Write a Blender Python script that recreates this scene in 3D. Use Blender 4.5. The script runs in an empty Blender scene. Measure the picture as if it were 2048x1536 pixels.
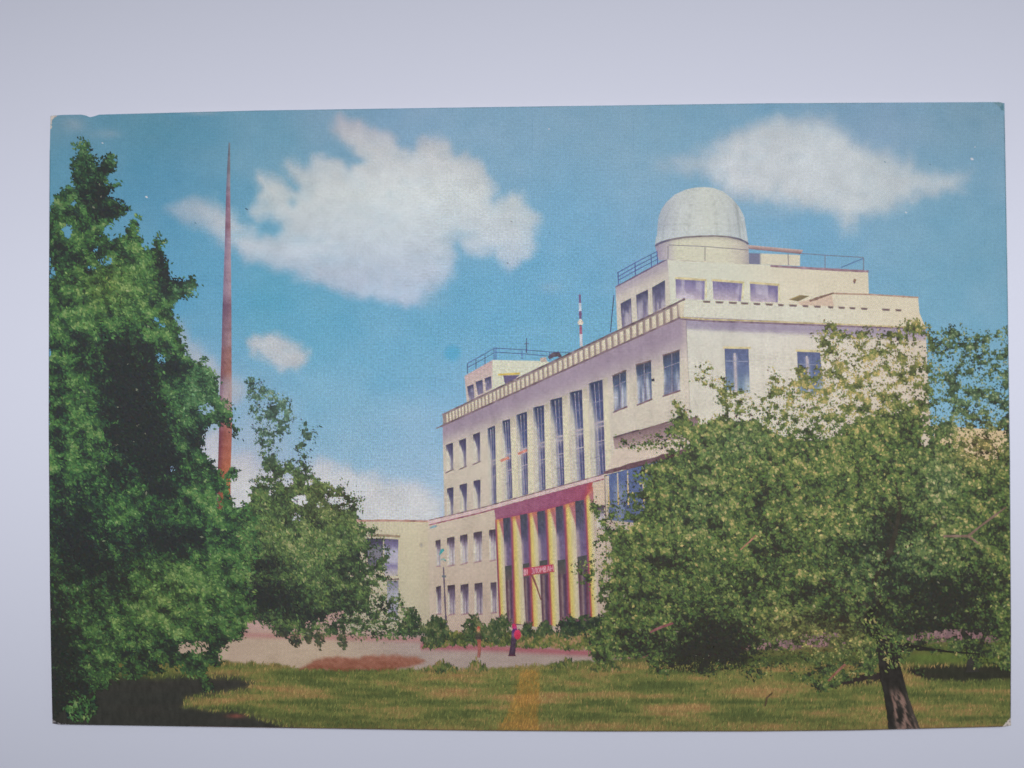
import bpy, math
import numpy as np

# ---------------------------------------------------------------- camera, world, lamp, exposure
scene = bpy.context.scene
COL = scene.collection
cam_data = bpy.data.cameras.new("camera")
cam_data.angle = math.radians(60.0)
cam_data.sensor_fit = 'HORIZONTAL'
cam_data.clip_start = 0.005
cam_data.clip_end = 20.0
cam = bpy.data.objects.new("camera", cam_data)
cam.location = (0.0015097713, 0.0035864968, 0.1300291226)
cam.rotation_euler = (0.0085309841, 0.0241599483, -0.0068855486)
COL.objects.link(cam)
cam_data.dof.use_dof = True
cam_data.dof.focus_distance = 0.1385
cam_data.dof.aperture_fstop = 16.0
scene.camera = cam

world = bpy.data.worlds.new("World")
scene.world = world
world.use_nodes = True
world.node_tree.nodes["Background"].inputs["Color"].default_value = (0.97, 0.98, 1.0, 1)
world.node_tree.nodes["Background"].inputs["Strength"].default_value = 0.35

lamp_data = bpy.data.lights.new("vignette_spot", 'SPOT')  # added unseen spot; its stretched soft cone imitates lens vignetting on the sheet
lamp_data.energy = 7.1
lamp_data.color = (1.0, 0.985, 0.97)
lamp_data.spot_size = math.radians(16.6)
lamp_data.spot_blend = 1.0
lamp_data.shadow_soft_size = 0.06
lamp = bpy.data.objects.new("vignette_spot", lamp_data)
lamp.location = (0.02, 0.20, 0.46)
lamp.rotation_euler = (math.radians(-22.75), 0, 0)
lamp.scale = (4.2, 1.0, 1.0)
COL.objects.link(lamp)

scene.view_settings.view_transform = 'Standard'
scene.view_settings.look = 'None'
scene.view_settings.exposure = 0.0
scene.view_settings.gamma = 1.0

# ---------------------------------------------------------------- helpers
# The print is laid out on a 2048 x 1536 grid of image pixels; PIXEL_TO_CARD casts pixels through the solved camera onto the card's face, in metres.
PIXEL_TO_CARD = np.array([[7.4651650941e-05, -5.2200510350e-07, -7.7696195959e-02],
                         [-4.6413779442e-07, -7.4632113691e-05, 6.2595217928e-02],
                         [1.3869721893e-05, 4.8964475590e-06, 1.0]])
UM = 1e-6                 # micrometre
FILM = 0.4*UM             # thickness of one printed layer step
INK_WHITE = 0.86          # reflectance of unprinted card relative to print values


def to_card(x, y):
    x = np.asarray(x, float); y = np.asarray(y, float)
    w = PIXEL_TO_CARD[2, 0]*x + PIXEL_TO_CARD[2, 1]*y + 1.0
    return ((PIXEL_TO_CARD[0, 0]*x + PIXEL_TO_CARD[0, 1]*y + PIXEL_TO_CARD[0, 2])/w,
            (PIXEL_TO_CARD[1, 0]*x + PIXEL_TO_CARD[1, 1]*y + PIXEL_TO_CARD[1, 2])/w)


def ink(c):
    """8-bit print colour -> linear reflectance."""
    c = np.clip(np.asarray(c, float)/255.0, 0, 1)
    l = np.where(c <= 0.04045, c/12.92, ((c+0.055)/1.055)**2.4)
    return np.clip(l/INK_WHITE, 0.003, 0.93)


_tab = {}
def vnoise(x, y, seed=0):
    if seed not in _tab:
        _tab[seed] = np.random.RandomState(seed+11).rand(256, 256)
    T = _tab[seed]
    x = np.asarray(x, float); y = np.asarray(y, float)
    xi = np.floor(x).astype(int); yi = np.floor(y).astype(int)
    fx = x-xi; fy = y-yi
    fx = fx*fx*(3-2*fx); fy = fy*fy*(3-2*fy)
    a = T[yi & 255, xi & 255]; b = T[yi & 255, (xi+1) & 255]
    c = T[(yi+1) & 255, xi & 255]; d = T[(yi+1) & 255, (xi+1) & 255]
    return (a*(1-fx)+b*fx)*(1-fy)+(c*(1-fx)+d*fx)*fy


def fbm(x, y, seed=0, oct=4):
    s = 0; a = 0.5; t = 0
    for i in range(oct):
        s = s + a*vnoise(np.asarray(x)*2**i + 17.3*i, np.asarray(y)*2**i - 9.1*i, seed+i)
        t += a; a *= 0.55
    return s/t


def sstep(a, b, v):
    t = np.clip((v-a)/(b-a), 0, 1)
    return t*t*(3-2*t)


def mix(a, b, t):
    a = np.asarray(a, float); b = np.asarray(b, float); t = np.asarray(t, float)
    if t.ndim and (a.ndim < t.ndim+1 or b.ndim < t.ndim+1 or True):
        t = t[..., None]
    return a*(1-t)+b*t


def ramp(t, stops):
    xs = [s[0] for s in stops]
    return np.stack([np.interp(t, xs, [s[1][k] for s in stops]) for k in range(3)], -1)


def sdf(poly, x, y):
    """signed distance, positive inside"""
    P = np.asarray(poly, float); n = len(P)
    x = np.asarray(x, float).ravel(); y = np.asarray(y, float).ravel()
    d2 = np.full(x.shape, 1e18); ins = np.zeros(x.shape, bool)
    for i in range(n):
        ax, ay = P[i]; bx, by = P[(i+1) % n]
        ex, ey = bx-ax, by-ay
        L = ex*ex+ey*ey+1e-9
        t = np.clip(((x-ax)*ex+(y-ay)*ey)/L, 0, 1)
        d2 = np.minimum(d2, (x-ax-t*ex)**2+(y-ay-t*ey)**2)
        c = (ay > y) != (by > y)
        if by != ay:
            ins ^= c & (x < (bx-ax)*(y-ay)/(by-ay)+ax)
    d = np.sqrt(d2)
    return np.where(ins, d, -d)


# outline of the worn card in image pixels; lens distortion kept as bowed edges
TOP = np.array([(101, 232), (106, 231), (128, 229.6), (163, 229.2), (172, 231), (180, 234.5), (190, 232), (198, 229.2), (240, 228), (512, 221),
                (912, 215), (1392, 208.5), (1536, 206.5), (1800, 205), (1998, 204), (2007, 206)], float)
BOT = np.array([(105, 1447), (118, 1449), (380, 1453), (540, 1455.5), (760, 1459), (952, 1461.5), (1180, 1463), (1500, 1463),
                (1700, 1461), (1850, 1457.5), (2005, 1453.5), (2022, 1451)], float)
LEF = np.array([(101, 232), (99.5, 300), (98, 560), (97.5, 860), (100, 1184), (103, 1350), (105, 1447)], float)
RIG = np.array([(2007, 206), (2009, 230), (2015, 564), (2020, 924), (2022, 1264), (2021.5, 1435), (2022, 1451)], float)
def top_y(x): return np.interp(x, TOP[:, 0], TOP[:, 1])
def bot_y(x): return np.interp(x, BOT[:, 0], BOT[:, 1])
def lef_x(y): return np.interp(y, LEF[:, 1], LEF[:, 0])
def rig_x(y): return np.interp(y, RIG[:, 1], RIG[:, 0])
def clamp_card(x, y):
    x = np.clip(x, lef_x(y)+0.4, rig_x(y)-0.4)
    y = np.clip(y, top_y(x)+0.4, bot_y(x)-0.4)
    return x, y


# ---------------------------------------------------------------- materials
def nd(nt, t, loc=(0, 0), **kw):
    n = nt.nodes.new(t); n.location = loc
    for k, v in kw.items():
        setattr(n, k, v)
    return n

def math_node(nt, op, a, b=None):
    n = nd(nt, 'ShaderNodeMath', operation=op)
    for i, v in enumerate((a, b)):
        if v is None: continue
        if isinstance(v, (int, float)): n.inputs[i].default_value = v
        else: nt.links.new(v, n.inputs[i])
    return n.outputs[0]

def ink_material(name, screen=0.34, grain=0.34, rough=0.52, blotch=0.06):
    """Offset print on lightly calendered card: ink colour from the mesh, halftone screens, paper grain, faint fibre relief."""
    m = bpy.data.materials.new(name); m.use_nodes = True
    nt = m.node_tree; L = nt.links
    bsdf = nt.nodes["Principled BSDF"]
    bsdf.inputs["Roughness"].default_value = rough
    bsdf.inputs["Specular IOR Level"].default_value = 0.22
    att = nd(nt, 'ShaderNodeAttribute', attribute_name="ink")
    tc = nd(nt, 'ShaderNodeTexCoord')
    sep = nd(nt, 'ShaderNodeSeparateXYZ'); L.new(tc.outputs["Object"], sep.inputs[0])
    vr = nd(nt, 'ShaderNodeVectorMath', operation='MULTIPLY'); vr.inputs[1].default_value = (1/0.062, 1/0.042, 0)
    L.new(tc.outputs["Object"], vr.inputs[0])
    vl = nd(nt, 'ShaderNodeVectorMath', operation='LENGTH'); L.new(vr.outputs[0], vl.inputs[0])
    mr = nd(nt, 'ShaderNodeMapRange'); mr.inputs["From Min"].default_value = .25; mr.inputs["From Max"].default_value = 1.15
    mr.inputs["To Min"].default_value = 1.35; mr.inputs["To Max"].default_value = 0.5
    L.new(vl.outputs["Value"], mr.inputs["Value"])
    inked = mr.outputs[0]
    outs = []
    pitch = 0.00036
    for k, ang in enumerate((15, 75, 45)):
        ca, sa = math.cos(math.radians(ang)), math.sin(math.radians(ang))
        w = 2*math.pi/pitch
        u = math_node(nt, 'ADD', math_node(nt, 'MULTIPLY', sep.outputs[0], ca*w), math_node(nt, 'MULTIPLY', sep.outputs[1], sa*w))
        v = math_node(nt, 'ADD', math_node(nt, 'MULTIPLY', sep.outputs[0], -sa*w), math_node(nt, 'MULTIPLY', sep.outputs[1], ca*w))
        s = math_node(nt, 'MULTIPLY', math_node(nt, 'SINE', u), math_node(nt, 'SINE', v))
        outs.append(math_node(nt, 'ADD', math_node(nt, 'MULTIPLY', math_node(nt, 'MULTIPLY', s, inked), screen), 1.0))
    comb = nd(nt, 'ShaderNodeCombineXYZ')
    for k in range(3): L.new(outs[k], comb.inputs[k])
    def noise(scale, det):
        n = nd(nt, 'ShaderNodeTexNoise'); n.inputs["Scale"].default_value = scale; n.inputs["Detail"].default_value = det
        L.new(tc.outputs["Object"], n.inputs["Vector"]); return n
    g = noise(3600, 2.0); b = noise(420, 3.0)
    gv = math_node(nt, 'ADD', math_node(nt, 'MULTIPLY', math_node(nt, 'MULTIPLY', math_node(nt, 'SUBTRACT', g.outputs["Fac"], 0.5), inked), grain*2.4), 1.0)
    bv = math_node(nt, 'ADD', math_node(nt, 'MULTIPLY', math_node(nt, 'SUBTRACT', b.outputs["Fac"], 0.5), blotch*2.0), 1.0)
    gb = math_node(nt, 'MULTIPLY', gv, bv)
    m1 = nd(nt, 'ShaderNodeVectorMath', operation='MULTIPLY')
    L.new(att.outputs["Vector"], m1.inputs[0]); L.new(comb.outputs[0], m1.inputs[1])
    m2 = nd(nt, 'ShaderNodeVectorMath', operation='SCALE')
    L.new(m1.outputs[0], m2.inputs[0]); L.new(gb, m2.inputs["Scale"])
    L.new(m2.outputs[0], bsdf.inputs["Base Color"])
    f = noise(3000, 4.0)
    bump = nd(nt, 'ShaderNodeBump'); bump.inputs["Strength"].default_value = 0.25; bump.inputs["Distance"].default_value = 0.00003
    L.new(f.outputs["Fac"], bump.inputs["Height"]); L.new(bump.outputs[0], bsdf.inputs["Normal"])
    return m

INK = ink_material("offset_ink")
INK_FINE = ink_material("offset_ink_dense", screen=0.14, grain=0.22)

def paper_material(name, col, rough, nscale, namp, bump_d):
    m = bpy.data.materials.new(name); m.use_nodes = True
    nt = m.node_tree; L = nt.links; b = nt.nodes["Principled BSDF"]
    b.inputs["Roughness"].default_value = rough
    b.inputs["Specular IOR Level"].default_value = 0.15
    tc = nd(nt, 'ShaderNodeTexCoord')
    n = nd(nt, 'ShaderNodeTexNoise'); n.inputs["Scale"].default_value = nscale; n.inputs["Detail"].default_value = 5
    L.new(tc.outputs["Object"], n.inputs["Vector"])
    r = nd(nt, 'ShaderNodeValToRGB')
    r.color_ramp.elements[0].position = 0.3; r.color_ramp.elements[1].position = 0.7
    r.color_ramp.elements[0].color = (*[c*(1-namp) for c in col], 1)
    r.color_ramp.elements[1].color = (*[min(1, c*(1+namp)) for c in col], 1)
    L.new(n.outputs["Fac"], r.inputs[0]); L.new(r.outputs[0], b.inputs["Base Color"])
    n2 = nd(nt, 'ShaderNodeTexNoise'); n2.inputs["Scale"].default_value = 2500; n2.inputs["Detail"].default_value = 3
    L.new(tc.outputs["Object"], n2.inputs["Vector"])
    bp = nd(nt, 'ShaderNodeBump'); bp.inputs["Strength"].default_value = 0.2; bp.inputs["Distance"].default_value = bump_d
    L.new(n2.outputs["Fac"], bp.inputs["Height"]); L.new(bp.outputs[0], b.inputs["Normal"])
    return m

SHEET = paper_material("pale_lavender_paper", (0.752, 0.780, 0.925), 0.6, 9.0, 0.006, 0.00002)
CARD = paper_material("aged_card_stock", (0.70, 0.67, 0.62), 0.8, 900.0, 0.12, 0.00004)

# ---------------------------------------------------------------- mesh building
def raw_mesh(name, co, face_idx, loop_col, parent, mat=INK):
    """co (N,3) metres; face_idx (F,4) or (F,3); loop_col per-vertex linear colours (N,3)"""
    me = bpy.data.meshes.new(name)
    co = np.asarray(co, np.float32); fi = np.asarray(face_idx, np.int32)
    F, k = fi.shape
    me.vertices.add(len(co)); me.vertices.foreach_set("co", co.ravel())
    me.loops.add(F*k); me.loops.foreach_set("vertex_index", fi.ravel())
    me.polygons.add(F)
    me.polygons.foreach_set("loop_start", np.arange(0, F*k, k, dtype=np.int32))
    me.polygons.foreach_set("loop_total", np.full(F, k, np.int32))
    me.update(calc_edges=True)
    a = me.color_attributes.new("ink", 'FLOAT_COLOR', 'POINT')
    c4 = np.ones((len(co), 4), np.float32); c4[:, :3] = loop_col
    a.data.foreach_set("color", c4.ravel())
    me.materials.append(mat)
    o = bpy.data.objects.new(name, me); COL.objects.link(o)
    if parent is not None: o.parent = parent
    return o

def lift(x, y, z):
    X, Y = to_card(x, y)
    return np.stack([X, Y, np.broadcast_to(np.asarray(z, float)*FILM, X.shape)], -1)

def empty(name, parent=None, label=None):
    o = bpy.data.objects.new(name, None); COL.objects.link(o)
    o.empty_display_size = 0.01
    if parent is not None: o.parent = parent
    if label: o["label"] = label
    return o

def patch(name, quad, nx, ny, colfn, z, parent, mat=INK, label=None):
    """bilinear patch TL,TR,BR,BL; colfn(x,y,s,t)->(...,3) print colour"""
    q = np.asarray(quad, float)
    s, t = np.meshgrid(np.linspace(0, 1, nx+1), np.linspace(0, 1, ny+1))
    s = s.ravel(); t = t.ravel()
    p = ((q[0]*(1-s)[:, None]+q[1]*s[:, None])*(1-t)[:, None] + (q[3]*(1-s)[:, None]+q[2]*s[:, None])*t[:, None])
    x, y = clamp_card(p[:, 0], p[:, 1])
    c = colfn(x, y, s, t) if callable(colfn) else np.broadcast_to(np.asarray(colfn, float), (len(x), 3))
    i = np.arange((nx+1)*(ny+1)).reshape(ny+1, nx+1)
    f = np.stack([i[:-1, :-1], i[1:, :-1], i[1:, 1:], i[:-1, 1:]], -1).reshape(-1, 4)
    o = raw_mesh(name, lift(x, y, z), f, ink(c), parent, mat)
    if label: o["label"] = label
    return o

def ribbon(name, pts, width, col, z, parent, sub=1, label=None, jit=0.0, seed=0):
    """strip along a polyline; width number or per-point list; col colour or per-point list"""
    P = np.asarray(pts, float); n = len(P)
    W = np.broadcast_to(np.asarray(width, float), (n,)).copy()
    C = np.broadcast_to(np.asarray(col, float), (n, 3)).copy()
    if sub > 1:
        u = np.linspace(0, n-1, (n-1)*sub+1); k = np.arange(n)
        P = np.stack([np.interp(u, k, P[:, j]) for j in range(2)], -1)
        C = np.stack([np.interp(u, k, C[:, j]) for j in range(3)], -1)
        W = np.interp(u, k, W); n = len(P)
    if jit:
        r = np.random.RandomState(seed); C = C + r.randn(n, 1)*jit; W = W*(1+0.12*r.randn(n)); 
    T = np.gradient(P, axis=0); T /= np.linalg.norm(T, axis=1, keepdims=True)+1e-9
    N = np.stack([-T[:, 1], T[:, 0]], -1)
    A = P+N*W[:, None]/2; B = P-N*W[:, None]/2
    x = np.concatenate([A[:, 0], B[:, 0]]); y = np.concatenate([A[:, 1], B[:, 1]])
    x, y = clamp_card(x, y)
    i = np.arange(n-1)
    f = np.stack([i, i+1, i+1+n, i+n], -1)
    o = raw_mesh(name, lift(x, y, z), f, ink(np.concatenate([C, C])), parent)
    if label: o["label"] = label
    return o

def cells(name, mask_fn, bbox, step, colfn, z, parent, mat=INK, jitter=0.0, seed=0, label=None):
    """all cells of a fine image-pixel grid that lie inside mask_fn"""
    x0, y0, x1, y1 = bbox
    nx = int((x1-x0)/step); ny = int((y1-y0)/step)
    gx, gy = np.meshgrid(np.linspace(x0, x1, nx+1), np.linspace(y0, y1, ny+1))
    if jitter:
        r = np.random.RandomState(seed); gx = gx+(r.rand(*gx.shape)-.5)*jitter*step; gy = gy+(r.rand(*gy.shape)-.5)*jitter*step
    i = np.arange(gx.size).reshape(gx.shape)
    f = np.stack([i[:-1, :-1], i[1:, :-1], i[1:, 1:], i[:-1, 1:]], -1).reshape(-1, 4)
    cx = gx.ravel()[f].mean(1); cy = gy.ravel()[f].mean(1)
    keep = mask_fn(cx, cy)
    f = f[keep]
    used, inv = np.unique(f.ravel(), return_inverse=True)
    x = gx.ravel()[used]; y = gy.ravel()[used]
    c = colfn(x, y) if callable(colfn) else np.broadcast_to(np.asarray(colfn, float), (len(x), 3))
    x, y = clamp_card(x, y)
    o = raw_mesh(name, lift(x, y, z), inv.reshape(-1, 4), ink(c), parent, mat)
    if label: o["label"] = label
    return o

def leaves(name, x, y, L, W, ang, col, z, parent, mat=INK_FINE, stuff=True):
    """many small pointed dabs"""
    n = len(x)
    c, s = np.cos(ang), np.sin(ang)
    px = np.stack([x-c*L/2, x-s*W/2-c*L*.08, x+c*L/2, x+s*W/2-c*L*.08], 1)
    py = np.stack([y-s*L/2, y+c*W/2-s*L*.08, y+s*L/2, y-c*W/2-s*L*.08], 1)
    px, py = clamp_card(px, py)
    co = lift(px.ravel(), py.ravel(), np.repeat(z, 4))
    f = np.arange(n*4).reshape(n, 4)
    o = raw_mesh(name, co, f, np.repeat(ink(col), 4, axis=0), parent, mat)
    if stuff: o["kind"] = "stuff"
    return o

# ---------------------------------------------------------------- the surface under the card
CARD_T = 1000*UM
me = bpy.data.meshes.new("tabletop")
g = 24; S = 0.9
vs = [((i/g-.5)*S*1.3, (j/g-.5)*S, -CARD_T) for j in range(g+1) for i in range(g+1)]
fs = [(j*(g+1)+i, j*(g+1)+i+1, (j+1)*(g+1)+i+1, (j+1)*(g+1)+i) for j in range(g) for i in range(g)]
me.from_pydata(vs, [], fs); me.materials.append(SHEET)
table = bpy.data.objects.new("tabletop", me); COL.objects.link(table)
table["kind"] = "structure"
table["label"] = "plain pale lavender paper surface under the postcard"

# ---------------------------------------------------------------- the postcard
card = empty("postcard")
card["label"] = "old colour postcard of a domed observatory building between trees, lying on pale lavender paper"
card["category"] = "postcard"

# card stock: slab with the worn, lens-bowed outline
out = [tuple(p) for p in TOP] + [tuple(p) for p in RIG[1:]] + [tuple(p) for p in BOT[::-1][1:]] + [tuple(p) for p in LEF[::-1][1:-1]]
ox, oy = to_card([p[0] for p in out], [p[1] for p in out])
n = len(out)
me = bpy.data.meshes.new("card_stock")
vv = [(ox[i], oy[i], 0.0) for i in range(n)] + [(ox[i], oy[i], -CARD_T+8*UM) for i in range(n)]
ff = [tuple(range(n))[::-1], tuple(range(n, 2*n))] + [(i, (i+1) % n, (i+1) % n+n, i+n) for i in range(n)]
me.from_pydata(vv, [], ff); me.materials.append(CARD)
stock = bpy.data.objects.new("card_stock", me); COL.objects.link(stock); stock.parent = card

# ---------------------------------------------------------------- sky, clouds and ground (one grid split by region)
CL_MAIN = [(680,226),(688,240),(697,243),(722,242),(736,260),(760,263),(782,266),(802,292),(826,296),(838,283),(858,277),(890,286),(912,306),(932,306),(943,317),
 (966,330),(976,355),(992,378),(990,397),(1012,395),(1024,382),(1044,391),(1062,412),(1081,430),(1073,455),(1073,485),(1060,510),(1040,528),(1017,536),(1003,524),
 (990,507),(955,505),(930,500),(914,490),(908,520),(903,553),(884,572),(858,590),(838,602),(815,612),(795,603),(765,602),(738,600),(700,590),(660,582),(620,566),(585,552),
 (560,540),(537,527),(495,520),(462,498),(430,478),(408,464),(385,452),(345,432),(327,417),(362,402),(398,391),(426,397),(446,418),(468,427),(486,446),(508,456),(522,466),
 (548,466),(553,452),(540,437),(513,436),(501,424),(517,408),(515,385),(509,356),(516,344),(531,352),(562,354),(576,367),(592,376),(579,358),(565,332),(576,322),(600,326),
 (616,326),(630,314),(660,314),(690,319),(698,332),(714,318),(700,302),(676,282),(664,262),(672,245)]
CL_RIGHT = [(1350,320),(1378,314),(1402,302),(1440,284),(1470,260),(1500,246),(1536,243),(1563,234),(1591,246),(1618,241),(1656,231),(1671,252),(1686,266),(1706,278),(1741,292),
 (1776,305),(1806,322),(1821,310),(1838,330),(1866,343),(1908,350),(1938,346),(1921,370),(1926,388),(1898,385),(1876,395),(1841,390),(1823,405),(1791,417),(1746,430),
 (1721,436),(1706,452),(1686,464),(1676,442),(1663,427),(1631,420),(1586,412),(1551,408),(1510,398),(1470,392),(1435,372),(1400,358),(1366,345)]
CL_SMALL = [(496,686),(510,672),(545,668),(575,678),(600,690),(616,708),(612,728),(592,738),(562,739),(542,728),(527,716),(505,706)]
CL_LOW = [(395,1060),(398,870),(440,862),(470,905),(500,905),(530,935),(575,945),(620,937),(640,921),(660,920),(672,930),(700,930),(715,946),(755,950),(775,964),(805,960),(835,966),(865,979),(890,992),(892,1060)]
CL_SIDE = [(340,640),(357,641),(372,645),(377,675),(400,692),(415,710),(440,730),(470,752),(487,768),(492,790),(470,805),(440,800),(400,780),(360,720)]
CLOUDS = [  # polygon, edge softness, raggedness, scale of raggedness
    (CL_MAIN, 17, 15, 34), (CL_RIGHT, 23, 20, 40), (CL_SMALL, 14, 9, 20), (CL_LOW, 20, 15, 32), (CL_SIDE, 20, 13, 26)]

SKY_PTS = np.array([
 (110,250,100,145,165),(120,320,84,148,174),(300,260,84,144,166),(300,380,80,146,178),(300,600,80,150,182),(560,280,100,156,180),(640,225,122,160,184),(800,225,126,164,192),
 (1000,260,122,164,190),(1000,330,118,164,190),(1200,235,120,162,186),(1150,450,104,162,194),(1100,540,94,160,194),(1300,300,118,164,188),(1300,480,110,160,190),(1750,240,126,162,188),
 (1960,240,120,158,178),(1950,330,118,162,186),(1900,450,112,162,186),(1980,520,108,158,180),(1900,600,108,162,186),(1600,460,112,164,194),(850,680,88,158,190),(1000,620,86,158,192),(1150,680,96,160,188),
 (700,850,122,166,190),(840,880,134,172,198),(650,660,84,158,188),(540,600,78,156,184),(520,850,126,164,190),(500,960,160,172,194),(880,1000,158,182,204),(660,780,104,164,192),
 (760,720,92,160,192),(400,560,80,152,186),(400,760,110,160,190),(900,800,110,164,196),(1920,780,110,164,188),(1900,840,112,168,198)], float)

def sky_colour(x, y):
    x = x.ravel(); y = y.ravel()
    num = np.zeros((len(x), 3)); den = np.zeros(len(x))
    for p in SKY_PTS:
        w = 1.0/(((x-p[0])**2+(y-p[1])**2)/1600.0+3.0)**1.6
        num += w[:, None]*p[2:5]; den += w
    c = mix(num/den[:, None], (152, 163, 190), np.full(len(x), .16))
    streak = fbm(x/5, y/4, 31, 3)-.5
    c = c + ((fbm(x/70, y/55, 3, 4)-.5)*16)[:, None]*np.array([1.2, .6, .4]) + (streak*8)[:, None]
    c = c + (sstep(560, 1000, y)*9)[:, None]*np.array([1.2, 1.0, .8])
    # faint wisps of the print
    for (wx, wy, rx, ry, a) in ((147, 250, 22, 16, .35), (212, 268, 30, 9, .3), (405, 226, 30, 5, .4), (870, 470, 60, 30, .0), (1100, 575, 26, 10, .2), (865, 600, 30, 16, .18),
                                (1330, 330, 24, 18, .25), (1480, 395, 50, 16, .3), (1545, 425, 60, 16, .18), (420, 820, 40, 60, .35), (520, 900, 50, 80, .3)):
        d = ((x-wx)/rx)**2+((y-wy)/ry)**2
        c = mix(c, (178, 178, 186), a*np.exp(-d)*(0.6+0.8*fbm(x/14, y/12, 8, 3)))
    # small cyan spot
    d = np.sqrt((x-905)**2+((y-706)*1.1)**2)
    c = mix(c, (60, 150, 188), 0.5*sstep(24, 8, d+8*(fbm(x/6, y/6, 5)-.5)))
    return c

def cloud_colour(k, x, y):
    n1 = fbm(x/60, y/45, 41+k, 4); n2 = fbm(x/16, y/13, 51+k, 3)
    if k == 0:
        c = ramp(np.clip((y-230)/380, 0, 1), [(0, (184, 181, 191)), (.18, (190, 193, 197)), (.42, (194, 201, 203)), (.62, (187, 197, 205)), (.82, (176, 188, 204)), (1, (170, 182, 202))])
        c = mix(c, (186, 182, 194), sstep(520, 330, x)*.8)
    elif k == 1:
        c = ramp(np.clip((x-1350)/580, 0, 1), [(0, (168, 182, 194)), (.2, (190, 196, 202)), (.7, (187, 195, 200)), (1, (178, 188, 196))])
    elif k == 2:
        c = np.tile(np.array([(190, 190, 194)], float), (len(x), 1))
    else:
        c = ramp(np.clip((y-900)/140, 0, 1), [(0, (188, 187, 195)), (.4, (200, 200, 203)), (1, (199, 200, 202))])
        if k == 4: c = c - 10
    if k < 2:
        (bx_, by_, rx_, ry_) = ((800, 400, 150, 90), (1630, 320, 170, 70))[k]
        c = c + (np.exp(-((x-bx_)/rx_)**2-((y-by_)/ry_)**2)*9)[:, None]
    return c+((n1-.5)*22)[:, None] + ((n2-.5)*11)[:, None]

LAWN_X = [90, 430, 520, 600, 850, 880, 925, 1000, 1100, 1200, 1325, 1500, 2030]
LAWN_Y = [1318, 1322, 1326, 1336, 1337, 1330, 1338, 1336, 1328, 1321, 1311, 1300, 1282]
HOR_X = [90, 500, 860, 1200, 2030]; HOR_Y = [1195, 1195, 1230, 1245, 1250]
SOIL = [(600,1338),(620,1326),(640,1318),(677,1314),(715,1317),(735,1312),(790,1311),(830,1314),(852,1324),(818,1334),(790,1339),(690,1341)]
TRACK = [(1040,1338),(1078,1342),(1078,1400),(1076,1466),(996,1466),(1014,1428),(1034,1380)]
GRID_STEP = 3.0
nu = int(1915/GRID_STEP); nv = int(1250/GRID_STEP)
U, V = np.meshgrid(np.linspace(0, 1, nu+1), np.linspace(0, 1, nv+1))
ya = 231+V*1217
gx = lef_x(ya)*(1-U)+rig_x(ya)*U
gy = top_y(gx)*(1-V)+bot_y(gx)*V
shape = gx.shape
gx = gx.ravel(); gy = gy.ravel()
col = sky_colour(gx, gy)
region = np.zeros(gx.size, int)
for k, (poly, soft, rag, rs) in enumerate(CLOUDS):
    P = np.array(poly); m = (gx > P[:, 0].min()-40) & (gx < P[:, 0].max()+40) & (gy > P[:, 1].min()-40) & (gy < P[:, 1].max()+40)
    x, y = gx[m], gy[m]
    d = sdf(poly, x, y) + rag*2*(fbm(x/rs, y/rs, 61+k, 4)-.5)
    a = sstep(-soft, soft, d)
    c = cloud_colour(k, x, y)
    a = a*(.80+.20*sstep(-5, 45, d))*(.88+.24*fbm(x/34, y/26, 91+k, 4))
    a = np.clip(a+(fbm(x/5, y/5, 95+k, 2)-.5)*.08*(a > .02), 0, 1)
    rim = np.exp(-((d-2)/9.0)**2)
    c = c + rim[:, None]*np.array([(2, -3, -2)])
    if k == 0:      # bluish holes and thin places inside the big cloud
        for (hx, hy, r1, r2, s) in ((548, 458, 16, 11, .9), (585, 405, 9, 10, .45), (715, 322, 16, 8, .7), (470, 470, 26, 10, .25), (660, 520, 40, 14, .12), (925, 470, 30, 10, .2), (600, 480, 30, 12, .15)):
            a = a*(1-s*np.exp(-((x-hx)/r1)**2-((y-hy)/r2)**2))
        a = a*(1-.35*sstep(470, 350, x))
    if k == 1:
        a = a*(1-.2*sstep(1440, 1350, x))*(1-.4*sstep(1885, 1935, x))
    if k == 4: a = a*.8
    col[m] = mix(col[m], c, a)
    rm = region[m]; rm[a > .5] = k+1; region[m] = rm
# ground
lawn_y = np.interp(gx, LAWN_X, LAWN_Y) + 7*(fbm(gx/14, gy/40, 71, 3)-.5)*2
hor_y = np.interp(gx, HOR_X, HOR_Y)
isg = gy > hor_y
x, y = gx[isg], gy[isg]
pn = fbm(x/26, y/8, 72, 4)-.5
pc = ramp(np.clip((x-430)/760, 0, 1), [(0, (186, 164, 146)), (.3, (188, 168, 146)), (.5, (172, 154, 146)), (1, (168, 150, 142))])
pc = mix(pc, (172, 118, 118), np.exp(-((y-np.interp(x, [430, 700, 850], [1268, 1276, 1280]))/6.0)**2)*(x < 850)*.7)
pc = mix(pc, (165, 92, 102), np.exp(-((y-np.interp(x, [850, 1000, 1180, 1330, 2030], [1293, 1297, 1306, 1313, 1268]))/7.0)**2)*(x > 840)*.85)
pc = mix(pc, (188, 148, 150), sstep(1270, 1255, y)*.6)
pc = pc+(pn*18)[:, None]
und = sstep(1330, 1480, x)
pc = mix(pc, mix(np.array((120, 96, 100.)), np.array((168, 132, 132.)), sstep(.35, .7, fbm(x/4, y/14, 82, 3))), und*.85)
ln = fbm(x/150, y/12, 73, 4); lf = fbm(x/5, y/13, 74, 3)-.5; lm = fbm(x/48, y/9, 79, 3)
t = np.clip(.46+(ln-.5)*1.9+(lm-.5)*.75, 0, 1)
lc = ramp(t, [(0, (86, 96, 54)), (.35, (110, 116, 64)), (.55, (126, 122, 70)), (.8, (142, 121, 75)), (1, (154, 120, 78))])
lc = mix(lc, (76, 84, 52), sstep(1345, 1322, y)*.55)
lc = mix(lc, (132, 106, 66), sstep(1425, 1462, y)*.4)
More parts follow.
